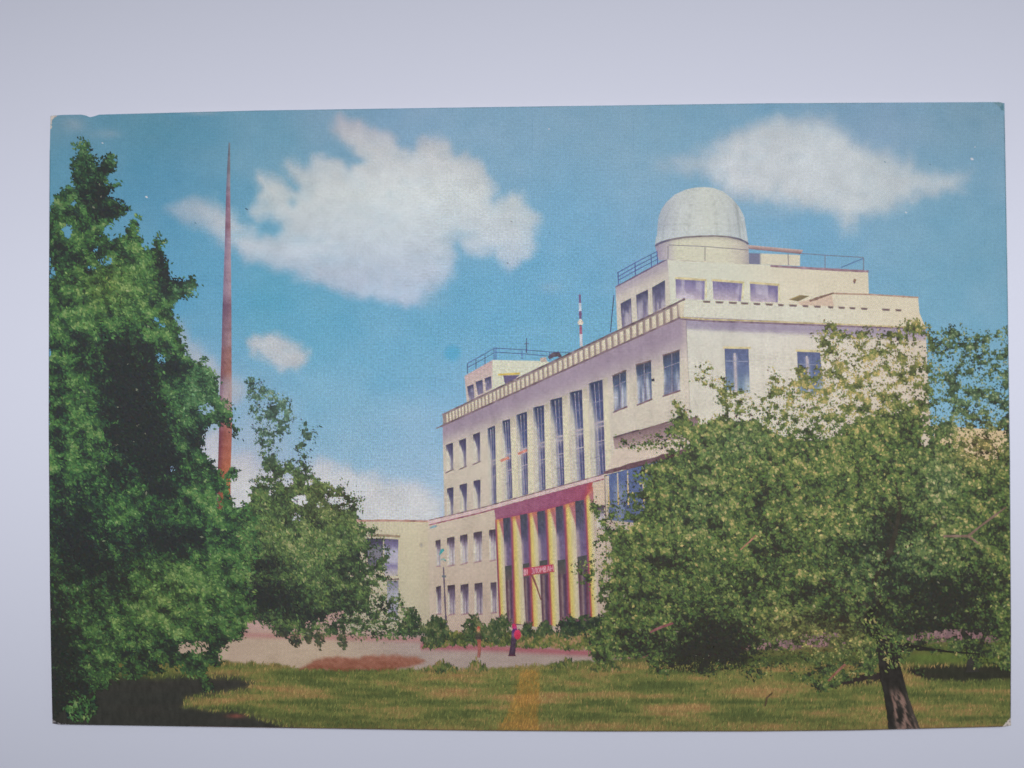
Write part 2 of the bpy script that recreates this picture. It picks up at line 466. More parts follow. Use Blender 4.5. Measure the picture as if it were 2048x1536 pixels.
lc = mix(lc, (96, 112, 56), np.exp(-((y-1315)/16)**2)*sstep(1780, 1850, x)*.9)
# bright orange trodden track
td = sdf(TRACK, x, y)+26*(fbm(x/12, y/8, 75, 4)-.5)
lc = mix(lc, (164, 120, 60), sstep(-16, 14, td)*(.48+.5*(fbm(x/12, y/10, 76)-.5)))
# print's own dark passage at lower left
DARKPASS = [(90,1330),(190,1352),(300,1356),(420,1352),(480,1357),(505,1366),(490,1378),(430,1386),(372,1396),(368,1412),(410,1419),(470,1420),(505,1432),(545,1444),(585,1458),(600,1475),(90,1475)]
dd = sdf(DARKPASS, x, y)+9*(fbm(x/24, y/7, 77, 3)-.5)
lc = mix(lc, (54, 54, 52), sstep(-15, 11, dd+5*(fbm(x/7, y/5, 178, 2)-.5))*.95)
RDARK = [(1655,1360),(1690,1349),(1765,1346),(1770,1362),(1720,1370),(1665,1372)]
RDARK2 = [(1800,1338),(1870,1331),(2030,1330),(2030,1358),(1930,1362),(1850,1359)]
RDARK3 = [(1300,1320),(1350,1312),(1500,1310),(1490,1336),(1400,1346),(1320,1338)]
for P_, s_ in ((RDARK, .9), (RDARK2, .92), (RDARK3, .8)):
    dd = sdf(P_, x, y)+7*(fbm(x/16, y/6, 78, 3)-.5)
    lc = mix(lc, (48, 48, 42), sstep(-6, 5, dd)*s_)
lc = mix(lc, (150, 86, 74), np.exp(-((x-472)/18)**2-((y-1432)/4)**2)*.8)
lc = lc*(1+lf*.30)[:, None]
la = sstep(-2.5, 2.5, y-lawn_y[isg])
gc = mix(pc, lc, la)
sd = sdf(SOIL, x, y)+7*(fbm(x/9, y/6, 80, 3)-.5)
sa = sstep(-5, 4, sd)*.92
sc = np.array([(146, 92, 74)])+((fbm(x/7, y/6, 81, 3)-.5)*46)[:, None]+((y-1326)*-.8)[:, None]
gc = mix(gc, sc, sa)
col[isg] = gc
rg = np.where(la > .5, 11, 10); rg[sa > .5] = 12; rg[(td > 0) & (la > .5)] = 13
region[isg] = rg
i = np.arange(gx.size).reshape(shape)
faces = np.stack([i[:-1, :-1], i[1:, :-1], i[1:, 1:], i[:-1, 1:]], -1).reshape(-1, 4)
freg = region[faces[:, 0]]
names = {0: ("printed_sky", "printed blue sky with paler patches"), 1: ("printed_cloud", "big white printed cloud in the middle of the sky"),
         2: ("printed_cloud", "long white printed cloud above and right of the dome"), 3: ("printed_cloud", "small round printed cloud beside the tall mast"),
         4: ("printed_cloud", "pale printed cloud bank low over the annex roof"), 5: ("printed_cloud", "thin printed cloud behind the dark tree and the mast"),
         10: ("printed_path", "pinkish printed path in front of the building"), 11: ("printed_lawn", "olive and brown printed lawn"),
         12: ("printed_soil_mound", "reddish brown printed heap of soil"), 13: ("printed_track", "orange trodden track across the printed lawn")}
for r_, (nm, lab) in names.items():
    f = faces[freg == r_]
    if not len(f): continue
    used, inv = np.unique(f.ravel(), return_inverse=True)
    o = raw_mesh(nm, lift(gx[used], gy[used], 6), inv.reshape(-1, 4), ink(col[used]), card)
    o["label"] = lab

# grass blades over the lawn
rs = np.random.RandomState(5)
N = 15000
bx = rs.uniform(300, 2020, N); by = 1325+rs.rand(N)**.9*138
keep = (by > np.interp(bx, LAWN_X, LAWN_Y)-2) & (by < bot_y(bx)-2) & (sdf(DARKPASS, bx, by) < 3) & (sdf(RDARK2, bx, by) < 2) & (sdf(SOIL, bx, by) < 0)
bx, by = bx[keep], by[keep]; N = len(bx)
tt = np.clip(.46+(fbm(bx/150, by/12, 73, 4)-.5)*1.9+(fbm(bx/48, by/9, 79, 3)-.5)*.75+rs.randn(N)*.2, 0, 1)
bc = ramp(tt, [(0, (84, 95, 54)), (.3, (112, 119, 66)), (.55, (130, 125, 72)), (.8, (148, 128, 80)), (1, (164, 136, 88))])
bc = mix(bc, (176, 126, 60), (sdf(TRACK, bx, by) > 0)*.65)*(.86+.28*rs.rand(N))[:, None]
leaves("printed_grass", bx, by, rs.uniform(6, 13, N), rs.uniform(1.4, 2.6, N), np.pi/2+rs.randn(N)*.28+.12, bc, 8+rs.rand(N)*10, card, INK)

# ---------------------------------------------------------------- tall tapering mast
mast_y = np.array([285, 330, 380, 480, 560, 620, 700, 780, 864, 945, 1000, 1064], float)
mast_l = np.array([457.2, 454.6, 452.3, 449.8, 447, 445, 443, 440, 438, 435.5, 434, 434], float)
mast_r = np.array([460.4, 460.4, 460.6, 461.5, 462.3, 463, 463.2, 463.5, 464, 461, 461.5, 461.5], float)
def mast_col(x, y, s, t):
    c = ramp(y, [(285, (104, 116, 128)), (330, (112, 110, 122)), (365, (132, 126, 140)), (400, (134, 108, 128)), (455, (136, 104, 120)), (480, (148, 128, 146)), (590, (146, 124, 140)), (612, (118, 92, 112)), (690, (134, 108, 116)),
                 (700, (128, 92, 94)), (745, (140, 100, 98)), (765, (150, 132, 140)), (835, (158, 130, 128)), (846, (144, 94, 92)), (900, (154, 92, 82)), (945, (164, 98, 76)), (1064, (162, 106, 76))])
    c = c + ((s-.45)*26)[:, None]*np.array([1, .8, .3])
    c = mix(c, (96, 54, 80), sstep(.45, 0, s)*sstep(600, 880, y)*.55)
    return c+((fbm(x/3, y/3, 90, 2)-.5)*30)[:, None]+((fbm(x/30, y/11, 92, 2)-.5)*26)[:, None]
q_y = np.linspace(285, 1064, 130)
s_, t_ = np.meshgrid(np.linspace(0, 1, 6), np.arange(130)); s_ = s_.ravel(); yy = q_y[t_.ravel()]
xx = np.interp(yy, mast_y, mast_l)*(1-s_)+np.interp(yy, mast_y, mast_r)*s_
ii = np.arange(130*6).reshape(130, 6)
o = raw_mesh("printed_mast", lift(xx, yy, 20), np.stack([ii[:-1, :-1], ii[1:, :-1], ii[1:, 1:], ii[:-1, 1:]], -1).reshape(-1, 4), ink(mast_col(xx, yy, s_, None)), card)
o["label"] = "tall tapering reddish printed mast beside the dark tree"

# ---------------------------------------------------------------- annex at the left of the building
annex = empty("printed_annex", card, "low cream printed annex between the left trees and the main building")
def annex_col(x, y, s, t):
    c = ramp(np.clip(s, 0, 1), [(0, (188, 178, 156)), (.5, (198, 189, 164)), (.8, (204, 194, 167)), (1, (196, 184, 160))])
    c = c*(1-.06*t[:, None]); return c+((fbm(x/20, y/26, 95, 3)-.5)*10)[:, None]
patch("wall", [(690, 1043), (858, 1043), (860, 1262), (690, 1262)], 28, 34, annex_col, 24, annex)
ribbon("coping", [(690, 1042), (770, 1041), (857, 1042.5)], 4, (172, 132, 120), 27, annex, 12, jit=14)
def annex_win(x, y, s, t):
    c = ramp(t, [(0, (96, 88, 116)), (.18, (120, 112, 146)), (.3, (168, 164, 182)), (.62, (176, 172, 186)), (.72, (132, 124, 158)), (.85, (166, 158, 172)), (1, (186, 176, 170))])
    return c+((fbm(x/4, y/5, 96, 2)-.5)*34)[:, None]
patch("window", [(768, 1077), (797, 1079), (795, 1152), (770, 1152)], 10, 18, annex_win, 28, annex)
patch("window", [(733, 1077), (766, 1077), (766, 1140), (736, 1140)], 10, 14, lambda x, y, s, t: annex_win(x, y, s, t)*.72, 28, annex)
patch("window", [(774, 1162), (797, 1161), (796, 1240), (776, 1240)], 8, 16, lambda x, y, s, t: mix(annex_win(x, y, s, t), (170, 172, 176), np.full(len(x), .5)), 28, annex)
ribbon("lintel", [(738, 1071), (770, 1071), (800, 1073)], 5, (150, 132, 112), 29, annex, 8, jit=10, seed=3)
ribbon("lintel", [(774, 1160), (798, 1158)], 3, (130, 110, 112), 29, annex, 5, jit=10, seed=4)
patch("wall_mark", [(838, 1085), (848, 1085), (847, 1096), (839, 1096)], 4, 4, lambda x, y, s, t: mix((196, 184, 154), (160, 152, 150), np.exp(-((s-.5)**2+(t-.5)**2)*8)), 28, annex)

# ---------------------------------------------------------------- main building
B = empty("printed_building", card, "cream printed building of five storeys with a white observatory dome and a red portico")
def cornice_line(x): return np.interp(x, [856, 990, 1210, 1384], [1046, 1012, 951, 904])
def wall_wear(x, y):
    st = np.clip(fbm(x/4.5, y/60, 108, 3)-.52, 0, 1)*70*fbm(x/60, y/50, 109, 2)
    return -st[:, None]*np.array([1.0, 1.02, .9])
def wall_left(x, y, s, t):
    px = np.interp(x, [884, 1372], [849, 632]); d = y-px
    D = np.interp(x, [884, 1372], [52, 92])
    sh = 1-sstep(.25*D, 1.15*D, d)
    base = mix((196, 187, 172), (194, 181, 167), t)
    base = mix(base, (198, 191, 177), sstep(1000, 1120, x)*.5)
    c = mix(base, (146, 130, 148), sh*.92)
    c = mix(c, (206, 192, 180), np.exp(-((x-1370-(y-650)*.03)/5)**2)*.4)
    return c+((fbm(x/22, y/26, 100, 3)-.5)*14)[:, None]+wall_wear(x, y)
patch("wall", [(885, 848), (1372, 631), (1384, 905), (889, 1040)], 90, 50, wall_left, 28, B, label="receding left front of the main building")
def wall_low(x, y, s, t):
    c = mix((196, 182, 165), (190, 169, 154), t)
    c = mix(c, (198, 184, 166), np.exp(-(s/.05)**2)*.5)
    return c+((fbm(x/22, y/26, 101, 3)-.5)*14)[:, None]+wall_wear(x, y)
patch("wall", [(856, 1047), (1210, 951), (1216, 1264), (860, 1264)], 50, 40, wall_low, 28, B, label="lower storeys of the left front")
patch("wall", [(1209, 951), (1384, 904), (1386, 1264), (1215, 1264)], 30, 40, lambda x, y, s, t: wall_low(x, y, s+1, t)*.97, 28, B, label="front right of the portico")
def wall_right(x, y, s, t):
    d = y-np.interp(x, [1372, 1851], [633, 655])
    c = ramp(s, [(0, (200, 198, 188)), (.35, (204, 200, 190)), (.7, (206, 197, 183)), (1, (204, 191, 175))])
    c = mix(c, (204, 188, 164), t*.5)
    sh = 1-sstep(20, 30, d+5*(fbm(x/9, y/9, 103, 2)-.5))
    c = mix(c, np.stack([np.interp(x, [1372, 1851], [148, 160])]*1+[np.interp(x, [1372, 1851], [138, 146])]+[np.interp(x, [1372, 1851], [158, 162])], -1), sh*.95)
    return c+((fbm(x/40, y/30, 102, 3)-.5)*12)[:, None]+wall_wear(x, y)+((fbm(x/70, y/4.5, 107, 3)-.5)*9)[:, None]
patch("wall", [(1371.6, 631), (1851, 655), (1868, 1000), (1387.8, 1000)], 90, 60, wall_right, 28, B, label="sunlit right side of the main building")
patch("wall", [(1868, 850), (2019, 862), (2021, 1000), (1868, 1000)], 20, 20, lambda x, y, s, t: np.array([(206, 184, 148)])+((fbm(x/14, y/10, 104, 3)-.5)*40)[:, None], 26, B, label="pale wall seen through the right tree")

# upper storey under the dome
def pent_left(x, y, s, t):
    c = mix((186, 176, 172), (194, 188, 172), t); c = mix(c, (150, 140, 158), sstep(.32, .05, t)*.7)
    return c+((fbm(x/12, y/14, 105, 2)-.5)*12)[:, None]
patch("upper_wall", [(1231, 574), (1335, 518), (1342, 614), (1235, 664)], 24, 20, pent_left, 26, B)
def pent_right(x, y, s, t):
    c = ramp(s, [(0, (198, 198, 184)), (.3, (202, 202, 186)), (.6, (208, 200, 180)), (1, (206, 196, 174))])
    return c+((fbm(x/30, y/20, 106, 3)-.5)*9)[:, None]
patch("upper_wall", [(1335, 518), (1736, 542), (1739, 624), (1342, 612)], 60, 16, pent_right, 26, B)
patch("upper_wall", [(1664, 587), (1836, 594), (1841, 652), (1668, 648)], 30, 10, lambda x, y, s, t: pent_right(x, y, .7+s*.3, t), 27, B)
ribbon("roof_edge", [(1335, 518), (1455, 525)], 3.2, (150, 128, 126), 33, B, 16, jit=10)
ribbon("roof_edge", [(1541, 532), (1640, 538), (1737, 543)], [4, 5, 5], (148, 122, 132), 33, B, 16, jit=10, seed=2)
ribbon("roof_edge", [(1231, 574), (1335, 518)], 3, (104, 92, 120), 33, B, 16, jit=8, seed=3)
ribbon("roof_edge", [(1664, 587), (1740, 589), (1837, 595)], 3, (168, 140, 126), 33, B, 16, jit=8, seed=4)
ribbon("stair_edge", [(1619, 602), (1642, 594), (1668, 586)], [5, 5, 3], (128, 104, 94), 34, B, 6, jit=8, seed=5)
patch("hatch", [(1577, 599), (1600, 590), (1619, 592), (1596, 603)], 6, 3, lambda x, y, s, t: mix((120, 108, 84), (188, 160, 90), sstep(.4, 0, t)*.6), 34, B)
patch("stair_side", [(1596, 604), (1664, 590), (1668, 612), (1600, 610)], 8, 4, (198, 176, 158), 31, B)
ribbon("spotlight", [(1707, 560), (1712, 562)], 6, (140, 112, 92), 34, B)
ribbon("spotlight", [(1708, 563), (1709, 567)], 3, (110, 88, 100), 35, B)

# dome and drum
def curve_patch(name, top, bot, nx, ny, colfn, z):
    top = np.asarray(top, float); bot = np.asarray(bot, float)
    def rs_(P, n_):
        d = np.r_[0, np.cumsum(np.hypot(*np.diff(P, axis=0).T))]; u = np.linspace(0, d[-1], n_+1)
        return np.stack([np.interp(u, d, P[:, 0]), np.interp(u, d, P[:, 1])], -1)
    a, b = rs_(top, nx), rs_(bot, nx)
    t = np.linspace(0, 1, ny+1)[:, None, None]
    p = (a[None]*(1-t)+b[None]*t).reshape(-1, 2)
    s = np.tile(np.linspace(0, 1, nx+1), ny+1); tt = np.repeat(np.linspace(0, 1, ny+1), nx+1)
    i = np.arange((nx+1)*(ny+1)).reshape(ny+1, nx+1)
    f = np.stack([i[:-1, :-1], i[1:, :-1], i[1:, 1:], i[:-1, 1:]], -1).reshape(-1, 4)
    return raw_mesh(name, lift(p[:, 0], p[:, 1], z), f, ink(colfn(p[:, 0], p[:, 1], s, tt)), B)
ring = [(1310, 492), (1318, 487), (1328, 483), (1345, 478.5), (1370, 474.5), (1400, 472.5), (1430, 472), (1455, 473.5), (1478, 478), (1490, 483), (1497, 488)]
dome_t = [(1310, 492), (1310.5, 480), (1314, 470), (1315, 450), (1317, 434), (1323, 418), (1334, 403), (1350, 389), (1372, 379), (1392, 375), (1409, 374), (1428, 376), (1448, 384), (1464, 397), (1478, 413), (1488, 432), (1492, 455), (1494, 470), (1497, 488)]
def dome_col(x, y, s, t):
    u = (x-1404)/93
    c = ramp(u, [(-1, (150, 162, 176)), (-.8, (168, 174, 182)), (-.45, (190, 195, 194)), (.1, (196, 200, 193)), (.5, (191, 196, 193)), (.74, (176, 182, 184)), (.85, (180, 187, 188)), (1, (170, 182, 190))])
    c = mix(c, (184, 192, 194), sstep(450, 478, y)*.6)
    c = c - (np.exp(-((x-1475-(y-430)*.12)/2.2)**2)*24)[:, None]                      # slit of the shutter
    c = c - (np.exp(-((x-1430-(y-420)*.05)/1.6)**2)*7*(y > 400))[:, None] - (np.exp(-((x-1372+(y-420)*.06)/1.6)**2)*6*(y > 400))[:, None]
    for mu in (-.85, -.62, -.3, 0.02, .34, .62, .9):
        yy_ = np.clip((492-y)/118, 0, 1); xm = 1404+93*mu*np.sqrt(np.clip(1-yy_**2.4, 0, 1))
        c = c - (np.exp(-((x-xm)/1.5)**2)*13)[:, None]
    c = c - (np.exp(-((y-448+(x-1400)**2*-.0006)/1.6)**2)*8)[:, None]
    return c+((fbm(x/12, y/14, 110, 3)-.5)*11)[:, None]
o = curve_patch("dome", dome_t, ring, 44, 30, dome_col, 40); o["label"] = "white observatory dome on the roof"
def drum_col(x, y, s, t):
    u = (x-1404)/93
    c = ramp(u, [(-1, (146, 136, 158)), (-.72, (176, 170, 172)), (-.55, (198, 196, 176)), (.5, (202, 198, 178)), (.85, (188, 180, 168)), (1, (166, 158, 158))])
    return mix(c, (140, 130, 130), sstep(.16, 0, t)*.6)+((fbm(x/14, y/9, 111, 2)-.5)*9)[:, None]
curve_patch("drum", ring, [(1318, 521), (1338, 519), (1400, 523), (1455, 527), (1498, 529)], 30, 10, drum_col, 37)
ribbon("dome_ring", ring, [4, 4.5, 4.5, 4, 3.6, 3.2, 3.2, 3.4, 3.8, 4.2, 4], [(92, 88, 112)]*3+[(120, 112, 116)]*5+[(100, 98, 116)]*3, 43, B, 4, jit=6)

# little roof hut
patch("roof_hut", [(1498, 506), (1600, 510), (1600, 532), (1498, 528)], 20, 8, lambda x, y, s, t: mix(np.tile(np.array([(203, 196, 176)], float), (len(x), 1)), (110, 112, 138), (x < 1522)*.95), 30, B)
patch("hut_roof", [(1496, 490), (1606, 500), (1602, 508), (1498, 498)], 24, 3, lambda x, y, s, t: mix((190, 166, 158), (132, 106, 112), t)+((fbm(x/5, y/5, 112, 2)-.5)*26)[:, None], 35, B)

# railings
def railing(posts, rails, col, w=1.8):
    for a, b in posts: ribbon("railing_post", [a, b], w, col, 46, B)
    for P_ in rails: ribbon("rail", P_, w*.85, col, 47, B)
NAVY = (74, 82, 138)
railing([((1236, 545), (1237, 569)), ((1270, 526), (1271, 551)), ((1302, 510), (1303, 535)), ((1314, 503), (1315, 528))],
        [[(1234, 546), (1275, 523), (1314, 503)], [(1235, 554), (1275, 531), (1314, 511)], [(1236, 561), (1275, 539), (1314, 519)]], NAVY)
railing([((1336, 492), (1336, 518)), ((1410, 495), (1410, 522)), ((1576, 507), (1577, 530)), ((1650, 510), (1650, 536)), ((1727, 515), (1727, 541))],
        [[(1337, 490), (1410, 493), (1496, 500)], [(1603, 507), (1660, 511), (1727, 515)]], (116, 110, 124), 1.5)
ribbon("rail", [(1682, 535), (1726, 517)], 2.2, (92, 120, 158), 46, B)
railing([((935, 727), (935, 747)), ((952, 719), (952, 738)), ((970, 710), (970, 729)), ((988, 694), (988, 720)), ((992, 694), (992, 719)), ((1044, 700), (1044, 718)), ((1099, 703), (1100, 721))],
        [[(935, 727), (988, 697)], [(935, 735), (988, 706)], [(990, 696), (1052, 700), (1100, 704), (1140, 705)], [(990, 704), (1052, 708), (1096, 712)]], (72, 78, 122), 1.5)
ribbon("ladder", [(1228, 590), (1224, 630), (1221, 664)], 1.8, (64, 66, 92), 46, B)
ribbon("antenna", [(1053, 676), (1053, 706)], [1.4, 2.4], (74, 78, 112), 46, B)
ribbon("antenna", [(1048, 688), (1058, 687)], 1.4, (84, 88, 120), 47, B)

# far roof tower
patch("tower_wall", [(929, 752), (985, 720), (985, 786), (934, 808)], 16, 16, lambda x, y, s, t: mix((184, 160, 160), (194, 184, 172), t)+((fbm(x/6, y/6, 113, 2)-.5)*14)[:, None], 24, B)
patch("tower_wall", [(985, 720), (1094, 722), (1105, 727), (985, 786)], 26, 16, lambda x, y, s, t: np.array([(200, 200, 182)])+((fbm(x/9, y/9, 114, 2)-.5)*10)[:, None], 24, B)
patch("roof_vent", [(1080, 716), (1092, 714), (1094, 724), (1081, 724)], 4, 4, (176, 160, 152), 26, B)
ribbon("roof_vent", [(1097, 716), (1106, 710), (1116, 708), (1122, 714)], [5, 9, 9, 5], (80, 70, 82), 27, B, 3, jit=6)
ribbon("tower_lintel", [(996, 749.5), (1040, 747)], 4, (186, 162, 84), 27, B, 6, jit=8)
patch("window", [(1006, 751), (1040, 750), (1022, 764), (1010, 769)], 6, 4, (98, 88, 120), 26, B)

# red and white roof mast
for ya_, yb_, c_ in ((589, 606, (104, 84, 122)), (606, 622, (180, 186, 196)), (622, 638, (108, 82, 118)), (638, 648, (190, 190, 190)), (648, 652, (76, 72, 92)), (652, 668, (158, 92, 116)), (668, 693, (190, 186, 192))):
    f0 = (ya_-589)/104; f1 = (yb_-589)/104
    ribbon("mast_band", [(1159.5+3*f0, ya_), (1159.5+3*f1, yb_)], [4.4+1.4*f0, 4.4+1.4*f1], c_, 24, B, 3, jit=8, seed=int(ya_))
ribbon("mast_lamp", [(1161, 640), (1161, 645), (1161, 650)], [6, 12, 7], (206, 194, 178), 25, B, 3)

# parapets
def par_left(x, y, s, t):
    return np.array([(142, 126, 124)])+((fbm(x/4, y/5, 115, 2)-.5)*30)[:, None]
patch("parapet", [(885, 829), (1370, 598), (1360, 634), (886, 850)], 100, 4, par_left, 50, B, label="crenellated parapet along the left front")
xs = []; x_ = 1349.0; sp = 14.2
while x_ > 890:
    xs.append((x_, sp)); x_ -= sp; sp = max(6.2, sp*.9815)
def bal_col(x, y, s, t):
    c = mix((206, 198, 178), (194, 182, 162), t)
    return mix(c, (150, 130, 126), sstep(.35, 0, s)*.6)+((fbm(x/4, y/6, 116, 2)-.5)*16)[:, None]
for k, (x_, sp) in enumerate(xs):
    def py(xx_, f): return (829+(xx_-885)*(598-829)/485)*(1-f)+(850+(xx_-886)*(634-850)/474)*f
    w = sp*.64
    patch("baluster", [(x_-w/2, py(x_-w/2, .16)), (x_+w/2, py(x_+w/2, .16)), (x_+w/2+1.0, py(x_+w/2, .97)), (x_-w/2+1.0, py(x_-w/2, .97))], 4, 4, bal_col, 52, B)
patch("baluster", [(1355, 607), (1371, 598), (1366, 633), (1358, 635)], 4, 4, bal_col, 53, B)
ribbon("parapet_cap", [(884, 829.5), (1127, 713), (1370, 598)], [2.6, 3.2, 4], (112, 96, 104), 54, B, 40, jit=16)
ribbon("eave", [(872, 857), (888, 850), (1127, 741), (1361, 635)], [1.5, 3.5, 3.5, 4], (120, 100, 108), 54, B, 30, jit=12)
def par_right(x, y, s, t):
    c = ramp(s, [(0, (200, 198, 184)), (.5, (206, 203, 188)), (1, (208, 196, 172))])
    pan = np.abs(((x-1405)/26.0) % 1.0-.5)
    c = c - (sstep(.44, .5, pan)*8)[:, None]
    return c+((fbm(x/18, y/14, 117, 3)-.5)*8)[:, None]
patch("parapet", [(1370, 599), (1838, 624), (1851, 655), (1360, 633)], 100, 8, par_right, 50, B, label="pale parapet along the right side")
for xa, xb in ((1405,1421),(1430,1447),(1457,1474),(1481,1497),(1506,1521),(1530,1546),(1555,1568),(1577,1594),(1604,1617),(1627,1642),(1655,1667),(1676,1690),(1698,1711),(1721,1735),(1763,1780),(1790,1803)):
    y0 = 601+(xa-1405)*.0445; h = 5.0
    patch("parapet_slot", [(xa, y0), (xb, y0+.6), (xb-1, y0+h), (xa+2, y0+h-.6)], 5, 3, lambda x, y, s, t: mix((104, 88, 92), (150, 132, 118), np.abs(s-.5)*1.2)+((t-.5)*-18)[:, None], 53, B)
ribbon("eave", [(1360, 634.5), (1410, 638.5), (1550, 643.5), (1712, 650), (1853, 656)], 3, (186, 170, 130), 54, B, 24, jit=12, seed=3)
ribbon("eave", [(1360, 638), (1410, 642), (1550, 647), (1712, 653.5), (1853, 657.5)], 3, (124, 104, 118), 53, B, 24, jit=10, seed=4)

# windows -----------------------------------------------------------------
def glass(kind, seed):
    def fn(x, y, s, t):
        r = np.random.RandomState(seed)
        ph = r.rand()*6
        n = fbm(x/3.2, y/8, seed, 3)-.5
        strip = vnoise(s*6+ph, t*1.5+ph, seed+1)
        if kind == 'tall':
            c = ramp(t, [(0, (52, 58, 86)), (.2, (62, 74, 118)), (.45, (80, 90, 132)), (.5, (112, 108, 130)), (.55, (74, 78, 120)), (1, (78, 82, 124))])
            edge = .06+.5*np.minimum(t*2.4, 1.0)
            lit = sstep(edge+.10, edge-.10, s)
            cur = ramp(t, [(0, (150, 146, 150)), (1, (172, 166, 170))])
            c = mix(c, cur, lit*(.45+.5*strip))
            for tb, wd in ((.44, .016), (.475, .012), (.68, .010)):
                c = mix(c, (176, 166, 168), np.exp(-((t-tb)/wd)**2)*.7)
            c = mix(c, (196, 188, 168), sstep(.10, 0, s-edge*.5)*sstep(.08, .3, t)*.8)
            c = mix(c, (58, 54, 92), np.exp(-((s-.92)/.06)**2)*.5)
        elif kind == 'room':
            c = ramp(t, [(0, (54, 56, 74)), (.25, (62, 76, 108)), (.6, (90, 104, 134)), (1, (104, 106, 130))])
            c = mix(c, (186, 186, 194), sstep(.5, .85, strip+.25*t-.05)*sstep(.15, .6, t)*.85)
            c = mix(c, (198, 184, 160), sstep(.10, .0, s)*sstep(.12, .3, t)*.9)
            c = mix(c, (60, 52, 82), np.exp(-((s-.55)/.05)**2)*.5)
            c = mix(c, (74, 60, 66), sstep(.05, 0, t)*.9)
        elif kind == 'small':
            jag = .10*(vnoise(s*5+ph, t*0+ph, seed+3)-.5)
            c = ramp(np.clip(t+jag, 0, 1), [(0, (62, 56, 80)), (.28, (78, 74, 108)), (.5, (118, 112, 136)), (.75, (158, 150, 158)), (1, (172, 162, 160))])
            edge = .52*np.minimum(t*1.9, 1)
            c = mix(c, (196, 188, 172), sstep(edge+.10, edge-.06, s)*sstep(.06, .28, t)*.95)
            c = mix(c, (58, 54, 92), np.exp(-((s-.80)/.10)**2)*sstep(0, .3, t)*(1-.4*t)*.9)
        elif kind in ('low', 'lowdark'):
            dk = 1.0 if kind == 'lowdark' else 0.0
            jag = .16*(vnoise(s*6+ph, s*0+ph, seed+3)-.5)
            c = ramp(np.clip(t+jag, 0, 1), [(0, (70, 58, 68)), (.16, (84, 70, 90)), (.30+.10*dk, (136-16*dk, 120-16*dk, 138-12*dk)), (.46+.1*dk, (180-18*dk, 170-22*dk, 172-14*dk)), (1, (188-12*dk, 178-16*dk, 176-12*dk))])
            c = mix(c, (200, 190, 172), sstep(.34, .16, s)*sstep(.14, .34, t)*.95)
            c = mix(c, (88, 74, 102), np.exp(-((s-.74)/.07)**2)*sstep(.1, .3, t)*(.55+.3*dk))
            c = mix(c, (104, 88, 106), np.exp(-((s-.40)/.05)**2)*sstep(.1, .3, t)*.5*dk)
            c = mix(c, (150, 104, 112), sstep(.94, .98, t)*.8)
        elif kind == 'attic':
            c = ramp(t, [(0, (62, 62, 92)), (.4, (84, 82, 116)), (1, (124, 114, 138))])
            c = mix(c, (176, 168, 176), sstep(.55, .8, strip)*sstep(.1, .5, t)*.7)
        elif kind == 'attic_lit':
            c = ramp(t, [(0, (104, 98, 138)), (.3, (122, 112, 152)), (.65, (150, 138, 162)), (1, (178, 162, 174))])
            c = mix(c, (196, 188, 196), sstep(.6, .85, strip)*.5); c = mix(c, (98, 90, 140), np.exp(-((s-.95)/.05)**2)*.6)
        elif kind == 'side':
            c = ramp(t, [(0, (84, 92, 130)), (.5, (92, 106, 142)), (1, (112, 136, 156))])
            c = mix(c, (186, 174, 178), np.exp(-((s-.42)/.07)**2)*sstep(.1, .2, t)*.9)
            c = mix(c, (172, 180, 184), sstep(.45, .9, t)*sstep(.7, .9, s)*.8)
            c = mix(c, (74, 76, 118), sstep(.05, 0, s)*.6)
        else:
            c = ramp(t, [(0, (78, 94, 140)), (1, (84, 96, 132))])
            c = mix(c, (140, 150, 172), sstep(.55, .8, strip)*.5)
        g_ = c.mean(1, keepdims=True)
        c = g_+(c-g_)*.88+5
        return c+(n*34)[:, None]
    return fn
_ws = [200]
def win(quad, kind, nx=10, ny=20, z=36, label=None):
    _ws[0] += 3
    return patch("window", quad, nx, ny, glass(kind, _ws[0]), z, B, label=label)
for q in ([(892,890),(906,885),(907,937),(893,945)], [(918,881),(932,876),(933,931),(920,938)], [(946,869),(960,864),(961,921),(947,929)],
          [(894,977),(907,974),(907,1030),(893,1034)], [(919,970),(934,966),(934,1023),(920,1027)], [(947,962),(961,959),(961,1016),(947,1022)]):
    win(q, 'small', 14, 26)
    ribbon("sill", [(q[3][0]-2, q[3][1]+1), (q[2][0]+1, q[2][1]+1)], 2.6, (112, 92, 98), 38, B, 4, jit=10)
